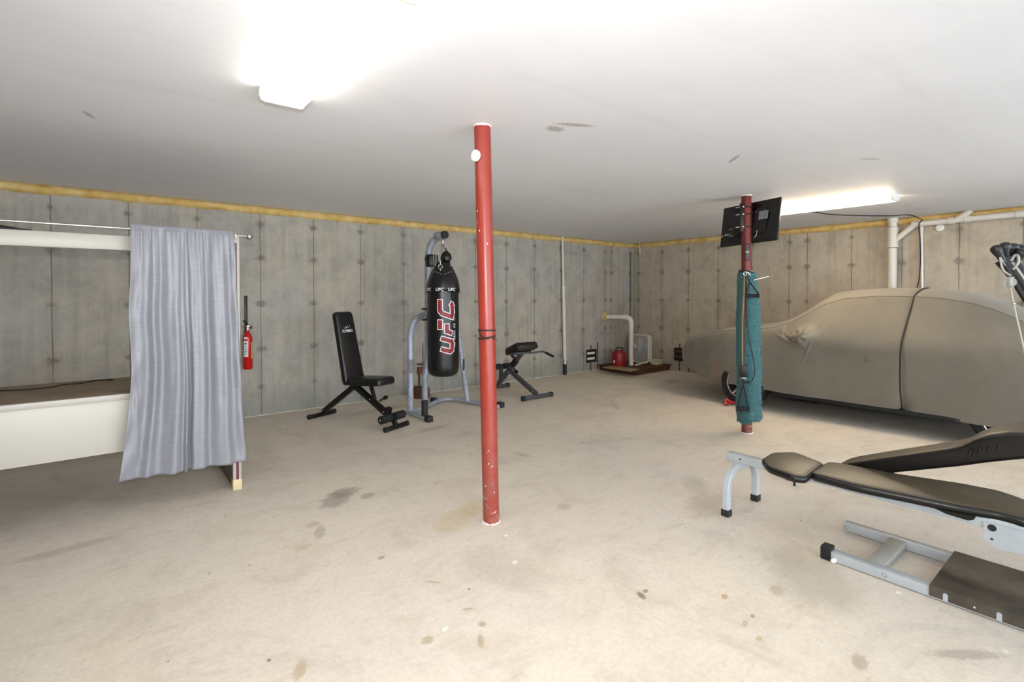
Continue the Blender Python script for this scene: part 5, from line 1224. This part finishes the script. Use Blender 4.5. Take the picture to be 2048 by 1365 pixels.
# raised pad on the far side of the rail
i0 = Vector((-4.80, -5.33, 0.372)); i1 = Vector((-4.83, -6.10, 0.705))
dI = (i1-i0).normalized(); nI = Vector((1, 0, 0)).cross(dI); nI = nI if nI.z > 0 else -nI
rings = []
for f, wv, th, up_ in ((0.0, 0.12, 0.010, 0.0), (0.02, 0.19, 0.035, 0.004), (0.08, 0.23, 0.07, 0.008), (0.3, 0.24, 0.092, 0.01), (0.5, 0.25, 0.096, 0.01), (0.70, 0.26, 0.10, 0.010), (0.77, 0.27, 0.105, 0.016), (0.84, 0.29, 0.125, 0.038), (0.92, 0.30, 0.14, 0.052), (1.02, 0.31, 0.14, 0.050), (1.10, 0.31, 0.13, 0.035), (1.18, 0.30, 0.11, 0.010), (1.23, 0.26, 0.07, -0.02)):
    c = i0+(i1-i0)*f+nI*up_; ring = []
    for k in range(40):
        a = 2*pi*k/40; cx_ = abs(cos(a))**0.22*(1 if cos(a) > 0 else -1); sz_ = abs(sin(a))**0.3*(1 if sin(a) > 0 else -1)
        ring.append(c+Vector((1, 0, 0))*(wv/2*cx_)+nI*(-th/2+th/2*sz_))
    rings.append(ring)
b = MB(); b.loft(rings, M['padvinyl'])
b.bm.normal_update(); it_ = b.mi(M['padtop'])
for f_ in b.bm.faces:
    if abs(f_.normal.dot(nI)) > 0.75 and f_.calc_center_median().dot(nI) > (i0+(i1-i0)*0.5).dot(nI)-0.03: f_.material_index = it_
rp = b.build('raised_pad', M['padvinyl'], t, smooth=50)
b = MB()
for k in range(6):
    f = 0.80+k*0.045; c = i0+(i1-i0)*f+nI*(-0.02)+Vector((-0.146, 0, 0)); b.tube([c-nI*0.016-dI*0.012, c+nI*0.016+dI*0.012], 0.007, M['vinyl'], 10)
b.build('side_ribbing', M['vinyl'], rp)
b = MB(); q = i0+(i1-i0)*0.26-nI*0.062+Vector((-0.10, 0, 0)); b.poly([q-dI*0.09+nI*0.012, q+dI*0.07+nI*0.012, q+dI*0.06-nI*0.03, q+dI*0.035-nI*0.045, q-dI*0.0-nI*0.03], (0.006, 0, 0), M['blackmetal'])
for f in (-0.03, 0.015): b.cyl(q+dI*f+nI*0.0, q+dI*f+Vector((-0.006, 0, 0)), 0.006, M['steel'], 10)
b.cyl(q+dI*0.045-nI*0.034, q+dI*0.045-nI*0.034+Vector((-0.006, 0, 0)), 0.005, M['steel'], 10)
b.build('hinge_plate', M['blackmetal'], t)
b = MB(); b.tube([(XG+0.02, -5.56, 0.335), (-4.87, -5.56, 0.36), (-4.80, -5.56, 0.38)], 0.012, M['blackmetal'], 10); b.build('pivot_bar', M['blackmetal'], t)
b = MB(); b.bar((-4.83, -6.22, 0.0), (-4.83, -6.22, 0.62), 0.045, 0.045, gw, 0.003); b.bar((-4.83, -6.22, 0.325), (XG, -6.22, 0.325), 0.04, 0.04, gw, 0.003); b.build('pad_support', gw, t)
# base frame
xb0, xb1 = -5.375, -4.925
b = MB(); b.box((xb0, (-5.455-7.4)/2, 0.029), (0.05, 7.4-5.455, 0.048), m=gw, bevel=0.002); br_ = b.build('base_rail', gw, t)
b = MB(); b.box((xb0, -5.448, 0.036), (0.062, 0.05, 0.072), Matrix.Rotation(0.0, 3, 'X'), M['rubber'], 0.005)
for k in range(7): b.box((xb0-0.0315, -5.448, 0.012+k*0.008), (0.003, 0.05, 0.003), m=M['rubber'])
b.build('rubber_foot', M['rubber'], t)
b = MB(); b.cyl((xb0-0.026, -5.49, 0.016), (xb0-0.045, -5.49, 0.016), 0.012, M['white'], 14); b.build('bolt', M['white'], t)
b = MB(); b.box((xb1, (-5.385-7.4)/2, 0.029), (0.05, 7.4-5.385, 0.048), m=gw, bevel=0.002); b.build('base_rail', gw, t)
b = MB(); b.box(((xb0+xb1)/2, -5.655, 0.031), (xb1-xb0-0.05, 0.075, 0.044), m=M['gymtop'], bevel=0.002); b.build('cross_member', M['gymtop'], t)
for (xx, yy) in ((xb0-0.0255, -5.71), (xb1-0.0255, -5.40)):
    b = MB(); b.torus((xx, yy, 0.03), 0.010, 0.0015, (1, 0, 0), M['conduit'], seg=18, sides=6); b.build('bolt_hole', M['conduit'], t)
b = MB(); b.box(((xb0+xb1)/2, (-5.885-7.4)/2, 0.0575), (xb1-xb0+0.058, 7.4-5.885, 0.009), m=M['plat'], bevel=0.002); pf = b.build('foot_platform', M['plat'], t)
b = MB(); b.box((xb0-0.0275, (-5.885-7.4)/2, 0.034), (0.004, 7.4-5.885, 0.042), m=M['plat']); b.build('platform_flange', M['plat'], pf)
for yy in (-5.945, -6.125, -6.31):
    b = MB(); b.box((xb0-0.030, yy, 0.0265), (0.002, 0.018, 0.026), m=gw); b.cyl((xb0-0.029, yy, 0.0395), (xb0-0.0313, yy, 0.0395), 0.009, gw, 14); b.build('slot', gw, pf)
b = MB(); b.cyl((xb0-0.029, -6.045, 0.032), (xb0-0.031, -6.045, 0.032), 0.004, M['white'], 10); b.build('bolt', M['white'], pf)
# rods bundled and bent forward, with cable and pulley
base = Vector((XG, -6.95, 0.30))
caps = [(1990, 493, 0.0), (2010, 487, 0.02), (2027, 489, 0.05), (2043, 492, 0.08), (2047, 500, 0.03)]
for k, (px_, py_, dx) in enumerate(caps):
    tip = PX(px_, py_, XG+dx); foot_ = base+Vector(((k-2)*0.06, 0, 0))
    conv = PX(2012+k*3, 532, XG+dx+0.02)
    mid = [tip, lerp(tip, conv, 0.5), conv, conv+Vector((0.0, -0.10, -0.22)), conv+Vector((0, -0.34, -0.62)), foot_+Zu*0.35+Vector((0, 0.04, 0)), foot_]
    b = MB(); b.tube(mid, 0.013, M['rodblack'], 12, smooth=8); rod = b.build('power_rod', M['rodblack'], t)
    d_ = (conv-tip).normalized()
    b = MB(); b.lathe(tip-d_*0.006, d_, [(0, 0.001), (0.002, 0.012), (0.008, 0.020), (0.018, 0.0235), (0.030, 0.0225), (0.055, 0.0165), (0.09, 0.0135)], M['capgrey'], 18); b.build('rod_cap', M['foam'], rod)
    b = MB(); qd = (tip+d_*0.06)+Vector((-0.012, 0, 0)); b.tube([qd, conv+Vector((-0.02, 0, 0))], 0.003, M['steel'] , 8); b.build('tip_hook', M['steel'], rod)
b = MB(); q = PX(2035, 560, XG+0.02); b.tube([q+Vector((0.02, 0.05, 0.10)), q+Vector((0.03, -0.02, -0.02)), q+Vector((0.03, -0.28, -0.55)), base+Zu*0.2], 0.036, M['rodblack'], 16, smooth=6); b.build('rod_sheath', M['rodblack'], t)
b = MB(); b.box(base-Zu*0.10, (0.42, 0.16, 0.36), m=M['blackplastic'], bevel=0.02); b.build('rod_box', M['blackplastic'], t)
hkp = [PX(2022, 522, XG-0.05), PX(2030, 511, XG-0.05), PX(2036, 513, XG-0.05), PX(2036, 526, XG-0.05), PX(2026, 540, XG-0.05)]
b = MB(); b.tube(hkp, 0.006, M['hook'], 10, smooth=6); b.build('wire_hook', M['hook'], t)
b = MB(); b.tube([PX(2025, 525, XG-0.045), PX(2050, 560, XG-0.045), PX(2075, 600, XG-0.045)], 0.005, M['rope'], 8); b.build('cable', M['rope'], t)
pu = PX(2021, 565, XG-0.07)
b = MB(); b.tube([PX(2000, 515, XG-0.05), PX(2006, 540, XG-0.06), pu+Zu*0.03], 0.0045, M['rope'], 8, smooth=3); b.build('cable', M['rope'], t)
b = MB(); b.cyl(pu-Vector((0.012, 0, 0)), pu+Vector((0.012, 0, 0)), 0.021, M['hook'], 20); b.box(pu+Vector((-0.015, 0, 0)), (0.003, 0.02, 0.05), m=M['hook'], bevel=0.001); b.box(pu+Vector((0.015, 0, 0)), (0.003, 0.02, 0.05), m=M['steel'], bevel=0.001); b.build('pulley', M['hook'], t)
b = MB(); b.tube([pu-Zu*0.025, PX(2028, 612, XG-0.07), PX(2048, 700, XG-0.07), PX(2075, 830, XG-0.07)], 0.0035, M['rope'], 8); b.ball(PX(2028.5, 608, XG-0.07), 0.006, M['steel']); b.build('cable', M['rope'], t)
